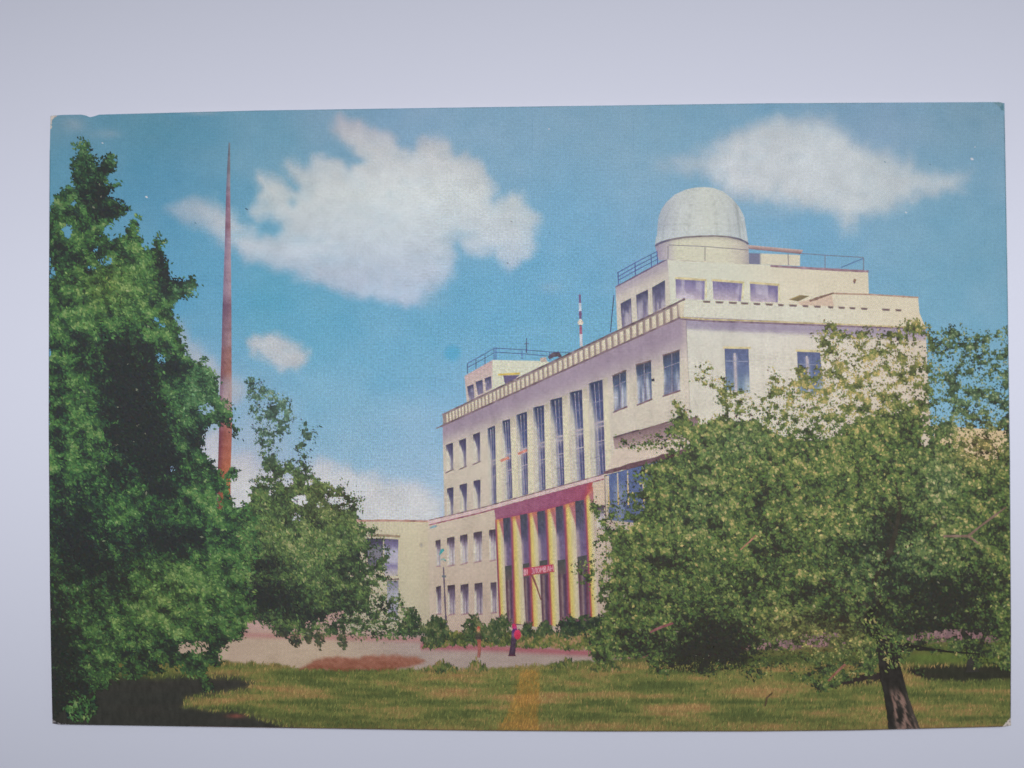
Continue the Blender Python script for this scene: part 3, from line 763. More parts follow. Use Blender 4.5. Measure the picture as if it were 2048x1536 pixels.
for q in ([(975,857),(990,851),(993,1007),(979,1012)], [(1004,842),(1020,838),(1025,996),(1009,1001)], [(1032,830),(1054,823),(1056,988),(1039,993)],
          [(1066,815),(1088,810),(1091,979),(1072,984)], [(1100,800),(1124,794),(1129,970),(1108,974)], [(1139,785),(1164,779),(1170,959),(1147,964)], [(1177,767),(1205,759),(1211,948),(1184,955)]):
    win(q, 'tall', 14, 52)
    for f0, f1, w_, c_ in ((.42, .62, 1.5, (156, 148, 160)), (.72, .84, 1.2, (140, 134, 150))):
        ribbon("window_bar", [(q[0][0]*(1-f0)+q[1][0]*f0, q[0][1]*(1-f0)+q[1][1]*f0+4), (q[3][0]*(1-f1)+q[2][0]*f1, q[3][1]*(1-f1)+q[2][1]*f1-2)], w_, c_, 37.5, B, 16, jit=12, seed=int(q[0][0]))
    for tb_, wt_ in ((.22, 1.2), (.44, 3.2), (.49, 1.6), (.64, 1.8), (.80, 1.2)):
        Lx, Ly = q[0][0]*(1-tb_)+q[3][0]*tb_, q[0][1]*(1-tb_)+q[3][1]*tb_; Rx, Ry = q[1][0]*(1-tb_)+q[2][0]*tb_, q[1][1]*(1-tb_)+q[2][1]*tb_
        ribbon("window_bar", [(Lx+(Rx-Lx)*.25, Ly+(Ry-Ly)*.25), (Rx, Ry)], wt_, (166, 156, 164) if wt_ > 1.5 else (120, 116, 140), 37.8, B, 5, jit=10, seed=int(q[0][0]+tb_*90))
    # light pilaster at the right of each opening
    patch("pilaster", [(q[1][0]+1, q[1][1]-2), (q[1][0]+10, q[1][1]-5), (q[2][0]+12, q[2][1]-5), (q[2][0]+1, q[2][1])], 5, 30,
          lambda x, y, s, t: mix(np.array((196, 186, 172.)), np.array((204, 196, 172.)), sstep(0, .3, t))+((fbm(x/4, y/10, 119, 2)-.5)*14)[:, None]-((1-sstep(0, .16, t))*24)[:, None], 33, B)
ribbon("window_guard", [(1001, 922), (1018, 915)], 5, (186, 120, 104), 38, B, 5, jit=12)
ribbon("window_guard", [(1036, 908), (1054, 900)], 5, (182, 116, 104), 38, B, 5, jit=12)
for q in ([(1225,752),(1252,740),(1254,812),(1227,824)], [(1272,730),(1302,721),(1304,797),(1274,810)], [(1326,711),(1359,700),(1360,780),(1326,792)]):
    win(q, 'room', 12, 26)
    mx0, my0 = (q[0][0]+q[1][0])/2, (q[0][1]+q[1][1])/2; mx1, my1 = (q[3][0]+q[2][0])/2, (q[3][1]+q[2][1])/2
    ribbon("window_bar", [(mx0+1, my0+2), (mx1+1, my1-1)], 1.7, (128, 124, 142), 37.5, B, 10, jit=12, seed=int(mx0))
    ribbon("window_bar", [(q[0][0]*.7+q[3][0]*.3+3, q[0][1]*.7+q[3][1]*.3), (q[1][0]*.7+q[2][0]*.3, q[1][1]*.7+q[2][1]*.3)], 1.6, (130, 128, 146), 37.6, B, 6, jit=10, seed=int(mx0)+1)
    ribbon("sill", [(q[3][0]-1, q[3][1]+1), (q[2][0]+1, q[2][1]+1)], 3, (108, 84, 92), 38, B, 6, jit=10)
    ribbon("lintel", [(q[0][0]-1, q[0][1]), (q[1][0]+1, q[1][1])], 2.6, (98, 80, 84), 38, B, 6, jit=10)
ribbon("wall_lamp", [(1303, 760.5), (1309, 759.5)], 5, (54, 50, 66), 39, B)
for q in ([(1241,607),(1262,596),(1264,646),(1244,656)], [(1272,590),(1296,579),(1297,631),(1275,641)], [(1304,575),(1330,560),(1331,613),(1306,626)]):
    win(q, 'attic', 10, 16, 31)
for q in ([(1351,557),(1410,561),(1409,600),(1352,597)], [(1425,561),(1485,566),(1482,603),(1427,599)], [(1500,566),(1556,571),(1556,605),(1501,603)]):
    win(q, 'attic_lit', 18, 12, 31)
    ribbon("lintel", [(q[0][0]-1, q[0][1]-1), (q[1][0]+3, q[1][1]-1)], 4, (192, 178, 136), 33, B, 8, jit=8)
    ribbon("window_edge", [(q[1][0]+2, q[1][1]), (q[2][0]+3, q[2][1]-4)], 3, (198, 190, 152), 33, B, 6, jit=8)
for q in ([(934,773),(947,768),(949,796),(939,803)], [(951,764),(965,759),(967,786),(956,791)], [(969,757),(982,752),(984,776),(972,783)]):
    win(q, 'attic', 6, 10, 27)
for q in ([(1449,696),(1497,697),(1500,786),(1452,780)], [(1594,702),(1640,704),(1648,790),(1597,786)]):
    win(q, 'side', 20, 30)
    ribbon("window_bar", [(q[0][0]*.58+q[1][0]*.42, q[0][1]+10), (q[3][0]*.58+q[2][0]*.42, q[2][1]-3)], 4, (178, 168, 174), 37.5, B, 10, jit=8, seed=int(q[0][0]))
    ribbon("window_bar", [(q[0][0]+2, q[0][1]+26), (q[1][0]-1, q[1][1]+26)], 1.6, (132, 136, 156), 37.6, B, 6, jit=8, seed=int(q[0][0])+1)
    ribbon("lintel", [(q[0][0]-3, q[0][1]-1), (q[1][0]+5, q[1][1]-1)], 4, (194, 180, 138), 38, B, 8, jit=8)
for q in ([(871,1081),(881,1079),(882,1133),(872,1135)], [(894,1076),(909,1073),(910,1131),(895,1134)], [(920,1071),(935,1068),(936,1126),(921,1131)], [(947,1065),(964,1062),(964,1123),(947,1127)], [(978,1060),(991,1058),(992,1121),(979,1124)]):
    win(q, 'low', 14, 28)
for q in ([(872,1174),(882,1171),(883,1229),(873,1230)], [(895,1171),(910,1169),(911,1229),(896,1232)], [(921,1170),(937,1167),(938,1228),(922,1231)], [(949,1167),(965,1165),(966,1229),(949,1232)], [(981,1165),(993,1164),(994,1226),(982,1228)]):
    win(q, 'lowdark', 14, 28)

# string course over the ground storeys
ribbon("cornice", [(858, 1045), (960, 1021), (1050, 996), (1208, 953)], 8, (202, 178, 176), 40, B, 20, jit=5)
ribbon("cornice", [(858, 1040.5), (960, 1016.5), (1050, 991.5), (1208, 948.5)], 2, (128, 102, 108), 42, B, 30, jit=18)
ribbon("cornice", [(858, 1050), (960, 1026), (1050, 1001), (1208, 958)], 2.4, (142, 84, 100), 42, B, 30, jit=18)
ribbon("ink_spot", [(860, 1056), (868, 1053), (874, 1052)], [3, 5, 2], (120, 150, 160), 44, B, 3, jit=10)

# recessed strip, ledge and glazed hall right of the portico
patch("recess", [(1226, 874), (1396, 832), (1396, 876), (1229, 898)], 24, 6, lambda x, y, s, t: mix((122, 100, 104), (172, 150, 148), t)+((fbm(x/6, y/5, 120, 3)-.5)*40)[:, None], 34, B)
ribbon("ledge_line", [(1226, 875), (1278, 860)], 3, (82, 64, 74), 36, B, 6, jit=8)
ribbon("ledge_line", [(1276, 862), (1345, 842)], 3, (104, 82, 84), 36, B, 6, jit=8)
patch("ledge", [(1230, 898), (1392, 872), (1392, 900), (1214, 940)], 24, 8, lambda x, y, s, t: np.array([(200, 184, 170)])+((fbm(x/9, y/9, 121, 2)-.5)*12)[:, None], 35, B)
ribbon("ledge_underside", [(1208, 946), (1260, 932), (1390, 898)], [6, 10, 12], (96, 70, 78), 37, B, 12, jit=10)
patch("glazing", [(1214, 950), (1396, 902), (1396, 1060), (1218, 1040)], 40, 24, glass('hall', 401), 34, B)
for xm in (1217, 1236, 1256, 1287, 1312, 1340):
    ribbon("mullion", [(xm-1, 952-(xm-1214)*.26), (xm+1, 1010)], 3, [(188, 178, 170), (204, 176, 110)], 38, B, 4, jit=8, seed=xm)

# portico
def fascia_col(x, y, s, t):
    c = ramp(s, [(0, (146, 92, 116)), (.6, (146, 84, 112)), (.93, (148, 78, 102)), (.97, (168, 78, 88)), (1, (178, 90, 88))])
    c = mix(c, (142, 56, 92), sstep(.7, 1, t)*.5)
    return c+((fbm(x/5, y/5, 122, 2)-.5)*22)[:, None]
patch("portico_back", [(990, 1018), (1184, 964), (1190, 1250), (1000, 1250)], 40, 40, lambda x, y, s, t: np.array([(118, 88, 98)])+((fbm(x/6, y/9, 123, 3)-.5)*40)[:, None], 44, B)
patch("fascia", [(988, 1018), (1186, 964), (1176, 1004), (992, 1042)], 50, 8, fascia_col, 56, B, label="dark red fascia over the entrance")
def dark_bay(x, y, s, t):
    c = ramp(t, [(0, (70, 72, 84)), (.35, (76, 76, 96)), (.6, (104, 92, 124)), (1, (112, 96, 126))])
    c = mix(c, (178, 160, 158), sstep(.5, .2, s)*sstep(.42, .62, t)*.8)
    c = mix(c, (132, 88, 130), sstep(.75, 1, s)*.6)
    return c+((fbm(x/3, y/7, 124, 3)-.5)*36)[:, None]
def bay_panel(x, y, s, t):
    return mix((74, 76, 76), (96, 82, 86), t)+((fbm(x/4, y/4, 125, 2)-.5)*24)[:, None]
def bay_door(x, y, s, t):
    c = ramp(s, [(0, (104, 78, 86)), (.3, (92, 68, 82)), (.5, (140, 118, 118)), (.7, (78, 64, 92)), (1, (110, 64, 76))])
    return c*(.92+.12*t[:, None])+((fbm(x/3, y/9, 126, 3)-.5)*34)[:, None]
bays = [((1004,1037),(1022,1034),(1024,1130),(1008,1133),1236), ((1038,1030),(1056,1027),(1059,1125),(1042,1129),1242), ((1071,1024),(1092,1020),(1096,1119),(1076,1123),1248),
        ((1108,1015),(1128,1010),(1133,1118),(1112,1121),1232), ((1147,1003),(1169,999),(1174,1110),(1153,1114),1232)]
for (a, b, c_, d_, yb_) in bays:
    patch("bay_window", [a, b, c_, d_], 8, 26, dark_bay, 60, B)
    patch("bay_panel", [(d_[0]-1, d_[1]), (c_[0], c_[1]), (c_[0]+1, c_[1]+29), (d_[0], d_[1]+30)], 6, 8, bay_panel, 61, B)
    patch("bay_door", [(d_[0]+1, d_[1]+30), (c_[0]+1, c_[1]+29), (c_[0]+3, yb_), (d_[0]+5, yb_+2)], 8, 16, bay_door, 60, B)
def column_col(x, y, s, t):
    red = np.array((150, 52, 66.)); yel = np.array((208, 178, 84.)); cream = np.array((206, 188, 142.)); lilac = np.array((180, 156, 146.)); org = np.array((188, 96, 62.))
    c = ramp(s, [(0, (116, 82, 112)), (.08, (138, 72, 98)), (.17, (156, 80, 86)), (.23, (184, 134, 92)), (.30, (202, 180, 106)), (.48, (204, 188, 118)), (.66, (202, 189, 148)), (.9, (197, 184, 160)), (1, (180, 162, 154))])
    c = mix(c, (158, 62, 88), sstep(.20, .02, t)*sstep(-.02, .25, s-.35+t*1.3)*.0)
    # the head of the column is in the reddish tone of the fascia, tapering off down the right side
    wedge = sstep(.0, .18, (s-.36)-t*2.6)
    c = mix(c, (160, 94, 108), wedge*.85)
    c = mix(c, (190, 110, 82), sstep(.06, 0, t)*.6)
    c = mix(c, org, sstep(.6, 1, t)*sstep(.3, .18, s)*sstep(.05, .15, s)*.6)
    return c+((fbm(x/3, y/14, 127, 3)-.5)*22)[:, None]
cols = [((990,1040),(1006,1036),(1014,1238),(998,1234)), ((1021,1034),(1040,1030),(1052,1250),(1026,1246)), ((1055,1027),(1074,1023),(1085,1256),(1062,1252)),
        ((1090,1020),(1111,1014),(1120,1254),(1100,1250)), ((1126,1010),(1150,1003),(1160,1238),(1136,1234)), ((1168,1000),(1186,972),(1198,1238),(1180,1236))]
for q in cols:
    patch("column", q, 16, 44, column_col, 64, B)
patch("wall_pier", [(1186, 972), (1208, 962), (1210, 1008), (1184, 1014)], 6, 8, (200, 180, 160), 62, B)
patch("window", [(1192, 1013), (1208, 1010), (1210, 1058), (1194, 1060)], 6, 10, glass('low', 411), 62, B)

# red banner with white letters over the doorway
ban = np.array([(1047, 1136.5), (1107, 1128), (1109, 1143.5), (1047, 1152.5)])
def ban_col(x, y, s, t): return mix((180, 68, 94), (168, 68, 84), t)+((fbm(x/3, y/3, 128, 2)-.5)*24)[:, None]
patch("banner", ban, 24, 6, ban_col, 70, B, label="red banner with white lettering over the entrance")
GL = {'Ш': [[(0,0),(0,1),(1,1),(1,0)], [(.5,0),(.5,1)]], 'З': [[(0,.1),(.5,0),(1,.2),(.6,.48),(1,.75),(.5,1),(0,.9)]], 'Л': [[(0,1),(.45,0),(.9,0),(1,1)]], 'О': [[(.5,0),(0,.3),(0,.7),(.5,1),(1,.7),(1,.3),(.5,0)]],
      'М': [[(0,1),(0,0),(.5,.6),(1,0),(1,1)]], 'В': [[(0,0),(0,1),(.8,.9),(.9,.7),(.1,.5),(.8,.3),(.7,.05),(0,0)]], 'А': [[(0,1),(.5,0),(1,1)], [(.2,.65),(.8,.65)]], 'Н': [[(0,0),(0,1)], [(0,.5),(1,.5)], [(1,0),(1,1)]], 'I': [[(.5,0),(.5,1)]]}
def letter(ch, s0, s1, t0=.16, t1=.86):
    vs_, fs_ = [], []
    for st in GL[ch]:
        P_ = np.array(st, float); s = s0+(s1-s0)*P_[:, 0]; t = t0+(t1-t0)*P_[:, 1]
        p = ((ban[0]*(1-s)[:, None]+ban[1]*s[:, None])*(1-t)[:, None]+(ban[3]*(1-s)[:, None]+ban[2]*s[:, None])*t[:, None])
        for a, b in zip(p[:-1], p[1:]):
            d = b-a; d = d/np.linalg.norm(d); nrm = np.array((-d[1], d[0]))*.75
            k = len(vs_); vs_ += [a-nrm, b-nrm, b+nrm, a+nrm]; fs_.append((k, k+1, k+2, k+3))
    v = np.array(vs_)
    zz = 72+np.repeat(np.arange(len(fs_)), 4)*.2
    raw_mesh("letter", lift(v[:, 0], v[:, 1], zz), np.array(fs_), ink(np.tile([(208, 158, 168)], (len(v), 1))), B)
for ch, a, b in (('Ш', .02, .08), ('I', .10, .15), ('З', .26, .33), ('Л', .36, .43), ('О', .46, .53), ('М', .56, .65), ('В', .68, .75), ('А', .78, .86), ('Н', .89, .97)):
    letter(ch, a, b)
ribbon("door_brace", [(1064, 1150), (1074, 1175), (1082, 1200)], [4, 3, 2], (120, 72, 70), 69, B, 4, jit=8)

# ---------------------------------------------------------------- lamp post
lp = empty("printed_lamp_post", card, "thin dark printed lamp post with a teal head before the left front")
ribbon("pole", [(887, 1134), (889, 1180), (891, 1225), (894, 1262)], [2.6, 3, 3.2, 4], (92, 80, 98), 78, lp, 8, jit=12)
ribbon("lamp_head", [(879, 1110), (884, 1101), (888, 1099)], [2, 6, 4], (58, 142, 146), 78, lp, 3, jit=10)
ribbon("lamp_arm", [(881, 1120), (887, 1118), (892, 1122)], [2, 3, 3], (118, 150, 144), 78, lp, 3, jit=10)
ribbon("bracket", [(884, 1152), (892, 1153)], 4, (104, 112, 120), 79, lp, 3)

# ---------------------------------------------------------------- foliage painter
def foliage(parent, outline, n, size, tone_fn, palette, z0, seed, rag=8.0, gaps=(), slim=.42, ang=(0.9, .7), base=None, clump=26.0, tint=None, sparse=(), under=True, soft=1.0, name="crown", emb=.45, fine=.45, leafy=.19):
    r = np.random.RandomState(seed)
    P = np.asarray(outline, float)
    x0, y0 = P.min(0)-10; x1, y1 = P.max(0)+10
    def field(x, y):
        return sdf(outline, x, y)+rag*2*(fbm(x/16, y/16, seed+1, 3)-.5)+rag*1.2*(fbm(x/6, y/6, seed+7, 2)-.5)
    def gapf(x, y):
        g = np.zeros(len(x))
        for (cx, cy, rx, ry, a) in gaps:
            d = ((x-cx)/rx)**2+((y-cy)/ry)**2
            g = np.maximum(g, a*sstep(1.25, .6, d+1.1*(fbm(x/9, y/9, seed+2, 3)-.5)))
        return g
    def sparsef(x, y):
        g = np.ones(len(x))
        for (cx, cy, rx, ry, a) in sparse:
            d = ((x-cx)/rx)**2+((y-cy)/ry)**2
            hol = sstep(.475, .535, .62*fbm(x/17, y/11, seed+21, 3)+.38*fbm(x/7, y/6, seed+24, 2))           # open and closed sprays
            g = np.minimum(g, 1-a*sstep(1.3, .7, d)*(1-hol))
        return g
    def emboss(x, y):
        k = clump
        h = lambda a, b: fbm(a/k, b/k, seed+3, 3)
        return (h(x-4, y+8)-h(x+4, y-8))*2.1
    def tone(x, y):
        return tone_fn(x, y)+emboss(x, y)*emb+(fbm(x/70, y/60, seed+4, 3)-.5)*.42+(fbm(x/6.5, y/6, seed+5, 2)-.5)*fine
    if under:
        def msk(cx, cy):
            return (field(cx, cy) > 5) & (gapf(cx, cy) < .25) & (sparsef(cx, cy) > .8) & (cx > lef_x(cy)) & (cx < rig_x(cy)) & (cy < bot_y(cx))
        def ucol(x, y):
            c = ramp(np.clip(tone(x, y)-.16+(fbm(x/3.5, y/3.5, seed+6, 2)-.5)*.35, 0, 1), palette)
            return tint(x, y, c) if tint else c
        cells("inner_foliage", msk, (x0, y0, x1, y1), 3.2, ucol, z0, parent, INK_FINE, jitter=.5, seed=seed)
    m = 0; X = []; Y = []
    while m < n:
        x = r.uniform(x0, x1, n*2); y = r.uniform(y0, y1, n*2)
        ok = (x > lef_x(y)+1) & (x < rig_x(y)-1) & (y < bot_y(x)-1) & (y > top_y(x)+2)
        x, y = x[ok], y[ok]
        p = sstep(-rag*.5*soft, rag*.9*soft, field(x, y))*(1-gapf(x, y))*sparsef(x, y)
        k = r.rand(len(x)) < p
        X.append(x[k]); Y.append(y[k]); m += k.sum()
    x = np.concatenate(X)[:n]; y = np.concatenate(Y)[:n]
    t = tone(x, y)+r.randn(n)*leafy
    c = ramp(np.clip(t, 0, 1), palette)
    if tint: c = tint(x, y, c)
    c = c*(1+r.randn(n, 1)*.06)+r.randn(n, 3)*3.0
    hi = r.rand(n) < .002
    c[hi] = mix(c[hi], (178, 176, 142), np.full(hi.sum(), .55))
    airy = np.zeros(n)
    for (cx, cy, rx, ry, a_) in sparse:
        airy = np.maximum(airy, sstep(1.4, .7, ((x-cx)/rx)**2+((y-cy)/ry)**2))
    L = r.uniform(size[0], size[1], n)*(1-.32*airy); W = L*slim*r.uniform(.75, 1.3, n)
    a = ang[0]+r.randn(n)*ang[1]
    z = z0+3+(np.clip(t, 0, 1.2)+r.rand(n)*.7)*11
    leaves(name, x, y, L, W, a, c, z, parent)

def blobs(lst):
    def fn(x, y):
        v = np.zeros(len(x))
        for (cx, cy, rx, ry, a) in lst:
            v = v+(a*1.15 if a < 0 else a)*np.exp(-((x-cx)/rx)**2-((y-cy)/ry)**2)
        return v
    return fn

# shrubs and flower bed along the front
bed = [(846,1296),(852,1278),(900,1264),(1000,1262),(1100,1266),(1215,1258),(1215,1301),(1110,1298),(1000,1293),(920,1290)]
PAL_BED = [(0, (58, 66, 50)), (.35, (80, 92, 56)), (.6, (106, 114, 64)), (.85, (132, 124, 74)), (1, (160, 130, 96))]
PAL_BUSH = [(0, (48, 54, 48)), (.35, (58, 72, 53)), (.65, (74, 90, 60)), (.9, (100, 108, 72)), (1, (128, 126, 88))]
fb = empty("printed_flower_bed", card, "long green printed bed of low plants along the path")
foliage(fb, bed, 3400, (5, 9), lambda x, y: .36+.26*sstep(1020, 1130, x), PAL_BED, 80, 300, rag=4, clump=12, ang=(1.5, .4), name="plants")
for k, (poly, lab, nn) in enumerate((
    ([(848,1288),(849,1262),(858,1244),(875,1234),(892,1240),(901,1258),(900,1280),(884,1290),(862,1294)], "round green printed bush at the lower left corner of the building", 900),
    ([(924,1262),(936,1238),(950,1230),(962,1244),(975,1250),(992,1234),(1008,1232),(1018,1244),(1016,1264),(990,1282),(950,1282),(928,1276)], "wide green printed bush left of the entrance", 1400),
    ([(1040,1262),(1050,1244),(1060,1246),(1064,1268),(1042,1272)], "small dark printed bush by the first columns", 240),
    ([(1072,1266),(1080,1246),(1092,1242),(1102,1252),(1104,1270),(1084,1274)], "small grey green printed bush by the middle columns", 320),
    ([(1112,1264),(1118,1242),(1140,1234),(1170,1238),(1200,1230),(1216,1236),(1216,1270),(1160,1272),(1120,1272)], "dark bluish printed bush under the right columns", 1300))):
    b_ = empty("printed_bush", card, lab)
    foliage(b_, poly, nn, (5, 9), (lambda x, y: .38+.0*x) if k != 4 else (lambda x, y: .28+.0*x), PAL_BUSH, 88, 310+10*k, rag=8, clump=10, ang=(1.3, .6), soft=1.4)
b_ = empty("printed_bush", card, "sparse young printed shrub at the foot of the annex wall")
foliage(b_, [(800,1262),(808,1240),(815,1226),(824,1214),(834,1220),(838,1236),(850,1250),(850,1268),(820,1270)], 420, (5, 9), lambda x, y: .40+.0*x, PAL_BUSH, 88, 371, rag=6, clump=13, ang=(1.3, .6), under=False)
for k, (cx, cy, w_, h_, lab) in enumerate(((880, 1333, 26, 10, "dark printed grass tuft left of the near bush on the lawn edge"), (956, 1331, 17, 14, "dark green printed tuft below the left walker"), (1134, 1329, 20, 8, "low dark printed tuft on the lawn edge"), (1210, 1330, 26, 12, "dark printed tuft at the left foot of the apple tree"))):
    b_ = empty("printed_tuft", card, lab)
    foliage(b_, [(cx-w_*1.2, cy+h_*.7), (cx-w_*.6, cy-h_*.2), (cx, cy-h_*.8), (cx+w_*.7, cy-h_*.1), (cx+w_*1.2, cy+h_*.7)], 170, (7, 13), lambda x, y: .50+.0*x, PAL_BED, 90, 380+k*9, slim=.24, rag=7, soft=1.6, clump=10, ang=(1.5, .3), under=False, name="blades")

# ---------------------------------------------------------------- two walkers
def figure(prof, name, lab, z):
    """one continuous outline: rows of (y, x_left, x_right, colour)"""
    r0 = np.array([(p[0], p[1], p[2]) for p in prof], float); cc = np.array([p[3] for p in prof], float)
    yy = np.linspace(r0[0, 0], r0[-1, 0], 46)
    xl = np.interp(yy, r0[:, 0], r0[:, 1]); xr = np.interp(yy, r0[:, 0], r0[:, 2])
    c = np.stack([np.interp(yy, r0[:, 0], cc[:, k]) for k in range(3)], -1)
    nx_ = 5; s = np.linspace(0, 1, nx_+1)
    x = xl[:, None]*(1-s)+xr[:, None]*s; y = np.repeat(yy[:, None], nx_+1, 1)
    col_ = np.repeat(c[:, None], nx_+1, 1)*(1-.22*np.abs(s-.45)[None, :, None])
    col_ = col_.reshape(-1, 3)+((fbm(x.ravel()/2, y.ravel()/3, 140, 2)-.5)*30)[:, None]
    i = np.arange(46*(nx_+1)).reshape(46, nx_+1)
    p = empty("printed_person", card, lab)
    raw_mesh("body", lift(x.ravel(), y.ravel(), z), np.stack([i[:-1, :-1], i[1:, :-1], i[1:, 1:], i[:-1, 1:]], -1).reshape(-1, 4), ink(col_), p)
    return p
figure([(1252, 956, 958, (176, 80, 60)), (1255, 954, 961, (180, 92, 76)), (1261, 953, 960, (206, 150, 118)), (1264, 955, 959, (150, 130, 90)), (1267, 951, 963, (84, 84, 66)), (1278, 951, 963, (76, 66, 66)), (1280, 954, 962, (160, 92, 78)),
        (1290, 955, 962, (172, 104, 92)), (1300, 956, 962, (166, 100, 92)), (1308, 955, 961, (164, 104, 98)), (1315, 954, 960, (164, 116, 110))], "printed_person", "printed walker with an orange cap, dark jacket and red trousers", 130)
pw = figure([(1247, 1026, 1030, (196, 60, 96)), (1250, 1024, 1033, (206, 58, 104)), (1256, 1024, 1034, (192, 62, 124)), (1258, 1026, 1034, (110, 50, 110)), (1262, 1024, 1037, (92, 56, 116)), (1270, 1023, 1036, (122, 84, 124)), (1278, 1022, 1034, (82, 64, 84)),
        (1290, 1021, 1031, (76, 60, 76)), (1302, 1019, 1031, (78, 60, 78)), (1308, 1018, 1030, (74, 52, 70)), (1312, 1016, 1032, (96, 48, 66))], "printed_person", "printed walker with a pink hat and a big red bag", 130)
th = np.linspace(0, 2*np.pi, 17)[:-1]
vx = np.r_[1035, 1035+7*np.cos(th)]; vy = np.r_[1270, 1269+10*np.sin(th)]
bag_c = np.tile([(196, 52, 84)], (17, 1)).astype(float); bag_c[1:] = (184, 54, 76); bag_c[9:] = (204, 64, 102)
raw_mesh("bag", lift(vx, vy, 134), np.array([(0, 1+k, 1+(k+1) % 16) for k in range(16)]), ink(bag_c), pw)

# ---------------------------------------------------------------- trees at the left
PAL_L = [(0, (45, 49, 50)), (.22, (48, 61, 54)), (.42, (58, 86, 59)), (.62, (74, 111, 66)), (.82, (95, 130, 77)), (1, (126, 150, 96))]
def tint_l(x, y, c):
    b = np.exp(-((x-400)/60)**2-((y-780)/110)**2)*.25+sstep(470, 300, y)*.22+np.exp(-((x-375)/40)**2-((y-580)/40)**2)*.3
    c = mix(c, np.array((86, 118, 120.))*(c.mean(1)/105)[:, None], np.clip(b, 0, .6))
    ye = np.exp(-((x-210)/55)**2-((y-570)/45)**2)*.26+sstep(1040, 1200, y)*.14+np.exp(-((x-320)/70)**2-((y-1190)/60)**2)*.12
    return mix(c, np.array((124, 124, 62.))*(c.mean(1)/100)[:, None], np.clip(ye, 0, .5))
TREE_L = [(146,286),(158,279),(172,282),(181,294),(188,312),(196,330),(205,318),(214,305),(226,308),(234,322),(232,338),(224,348),(216,358),(222,366),(238,364),(240,374),(226,380),(222,392),(236,404),(252,408),(262,420),(262,434),(244,430),(236,438),
 (230,456),(212,456),(205,466),(222,474),(246,470),(252,452),(262,438),(272,430),(281,436),(283,452),(278,470),(290,488),(302,492),(306,478),(318,470),(330,482),(333,500),(330,515),(340,530),(346,548),(362,556),(384,554),(398,560),(398,574),(386,588),(368,594),(358,606),(352,622),
 (360,640),(358,652),(368,660),(370,680),(378,700),(374,714),(392,716),(402,708),(410,712),(412,730),(430,742),(438,766),(440,792),(462,806),(470,822),(466,836),(482,856),(484,876),(470,872),(460,858),(436,852),(416,858),(408,878),(412,900),(424,918),(436,940),(448,948),(470,930),
 (478,940),(466,956),(458,980),(470,1010),(500,1010),(520,1040),(520,1110),(500,1160),(515,1220),(512,1240),(494,1262),(486,1276),(468,1282),(440,1312),(446,1328),(420,1336),(424,1380),(408,1388),(396,1362),(360,1340),(330,1342),(292,1352),(268,1362),(242,1352),(214,1372),(188,1390),(160,1400),
 (90,1450),(90,420),(100,416),(112,402),(112,384),(128,372),(148,374),(142,350),(139,330),(146,316),(152,302)]
tl = empty("printed_tree", card, "tall dark green printed tree filling the left edge of the picture")
ribbon("trunk", [(300,830),(318,920),(330,1010),(340,1100)], [34, 42, 40, 36], (44, 43, 45), 104, tl, 6)
dark_l = [(190,385,30,45,-.45),(225,415,40,22,-.35),(205,330,12,24,-.2),(322,520,14,45,-.4),(335,565,16,34,-.35),(240,720,55,55,-.55),(262,800,52,80,-.62),(292,880,50,60,-.5),(325,950,42,70,-.55),(160,690,24,30,-.35),(120,850,22,70,-.28),(150,1060,60,66,-.55),
          (230,950,34,26,-.45),(340,1085,75,34,-.5),(180,1130,70,40,-.45),(250,1170,60,30,-.3),(120,1300,45,90,-.55),(110,1420,60,60,-.6),(230,860,16,30,-.25),(118,500,16,26,-.3),(345,745,18,28,-.3),(400,870,22,26,-.3),(300,1320,45,36,-.25),(200,500,20,16,-.2),(390,1060,30,24,-.3),(430,1290,25,20,-.2),(270,1270,30,30,-.2),
          (210,600,70,55,.16),(270,560,50,40,.12),(160,640,40,30,.10),(160,800,35,40,.14),(170,920,60,34,.18),(250,1010,50,34,.14),(360,830,40,60,.12),(420,1020,50,40,.12),(400,1160,70,40,.18),(300,1210,70,50,.12),(180,1210,50,40,.06),(150,1330,30,50,.05)]
foliage(tl, TREE_L, 36000, (4.8, 9.8), lambda x, y: .47+blobs(dark_l)(x, y), PAL_L, 112, 400, rag=10, soft=1.3,
        gaps=[(135,462,11,15,.9),(148,408,6,6,.8),(192,499,5,5,.8),(212,522,14,10,.45),(182,535,10,8,.3),(104,545,8,12,.5),(300,478,8,12,.9),(372,1296,16,11,.85),(330,1332,14,6,.7),(240,1330,6,5,.6),(325,720,9,8,.5),(318,710,6,5,.5),(400,1296,18,14,.55),(420,900,6,20,.7),(312,640,8,5,.4),(326,652,10,6,.6),(340,938,9,7,.5),(412,818,16,12,.6),(440,1000,8,22,.35)],
        tint=tint_l, ang=(.75, .65), clump=22, emb=.42, fine=.46, leafy=.15)
# loose lower sprays against the dark grass
tw = empty("printed_sprig", card, "leafy printed twig hanging over the dark grass at lower left")
foliage(tw, [(128,1416),(140,1402),(165,1394),(190,1398),(194,1420),(178,1440),(160,1446),(142,1436)], 210, (6, 11), lambda x, y: .50+.0*x, PAL_L, 140, 450, rag=6, under=False, clump=14)

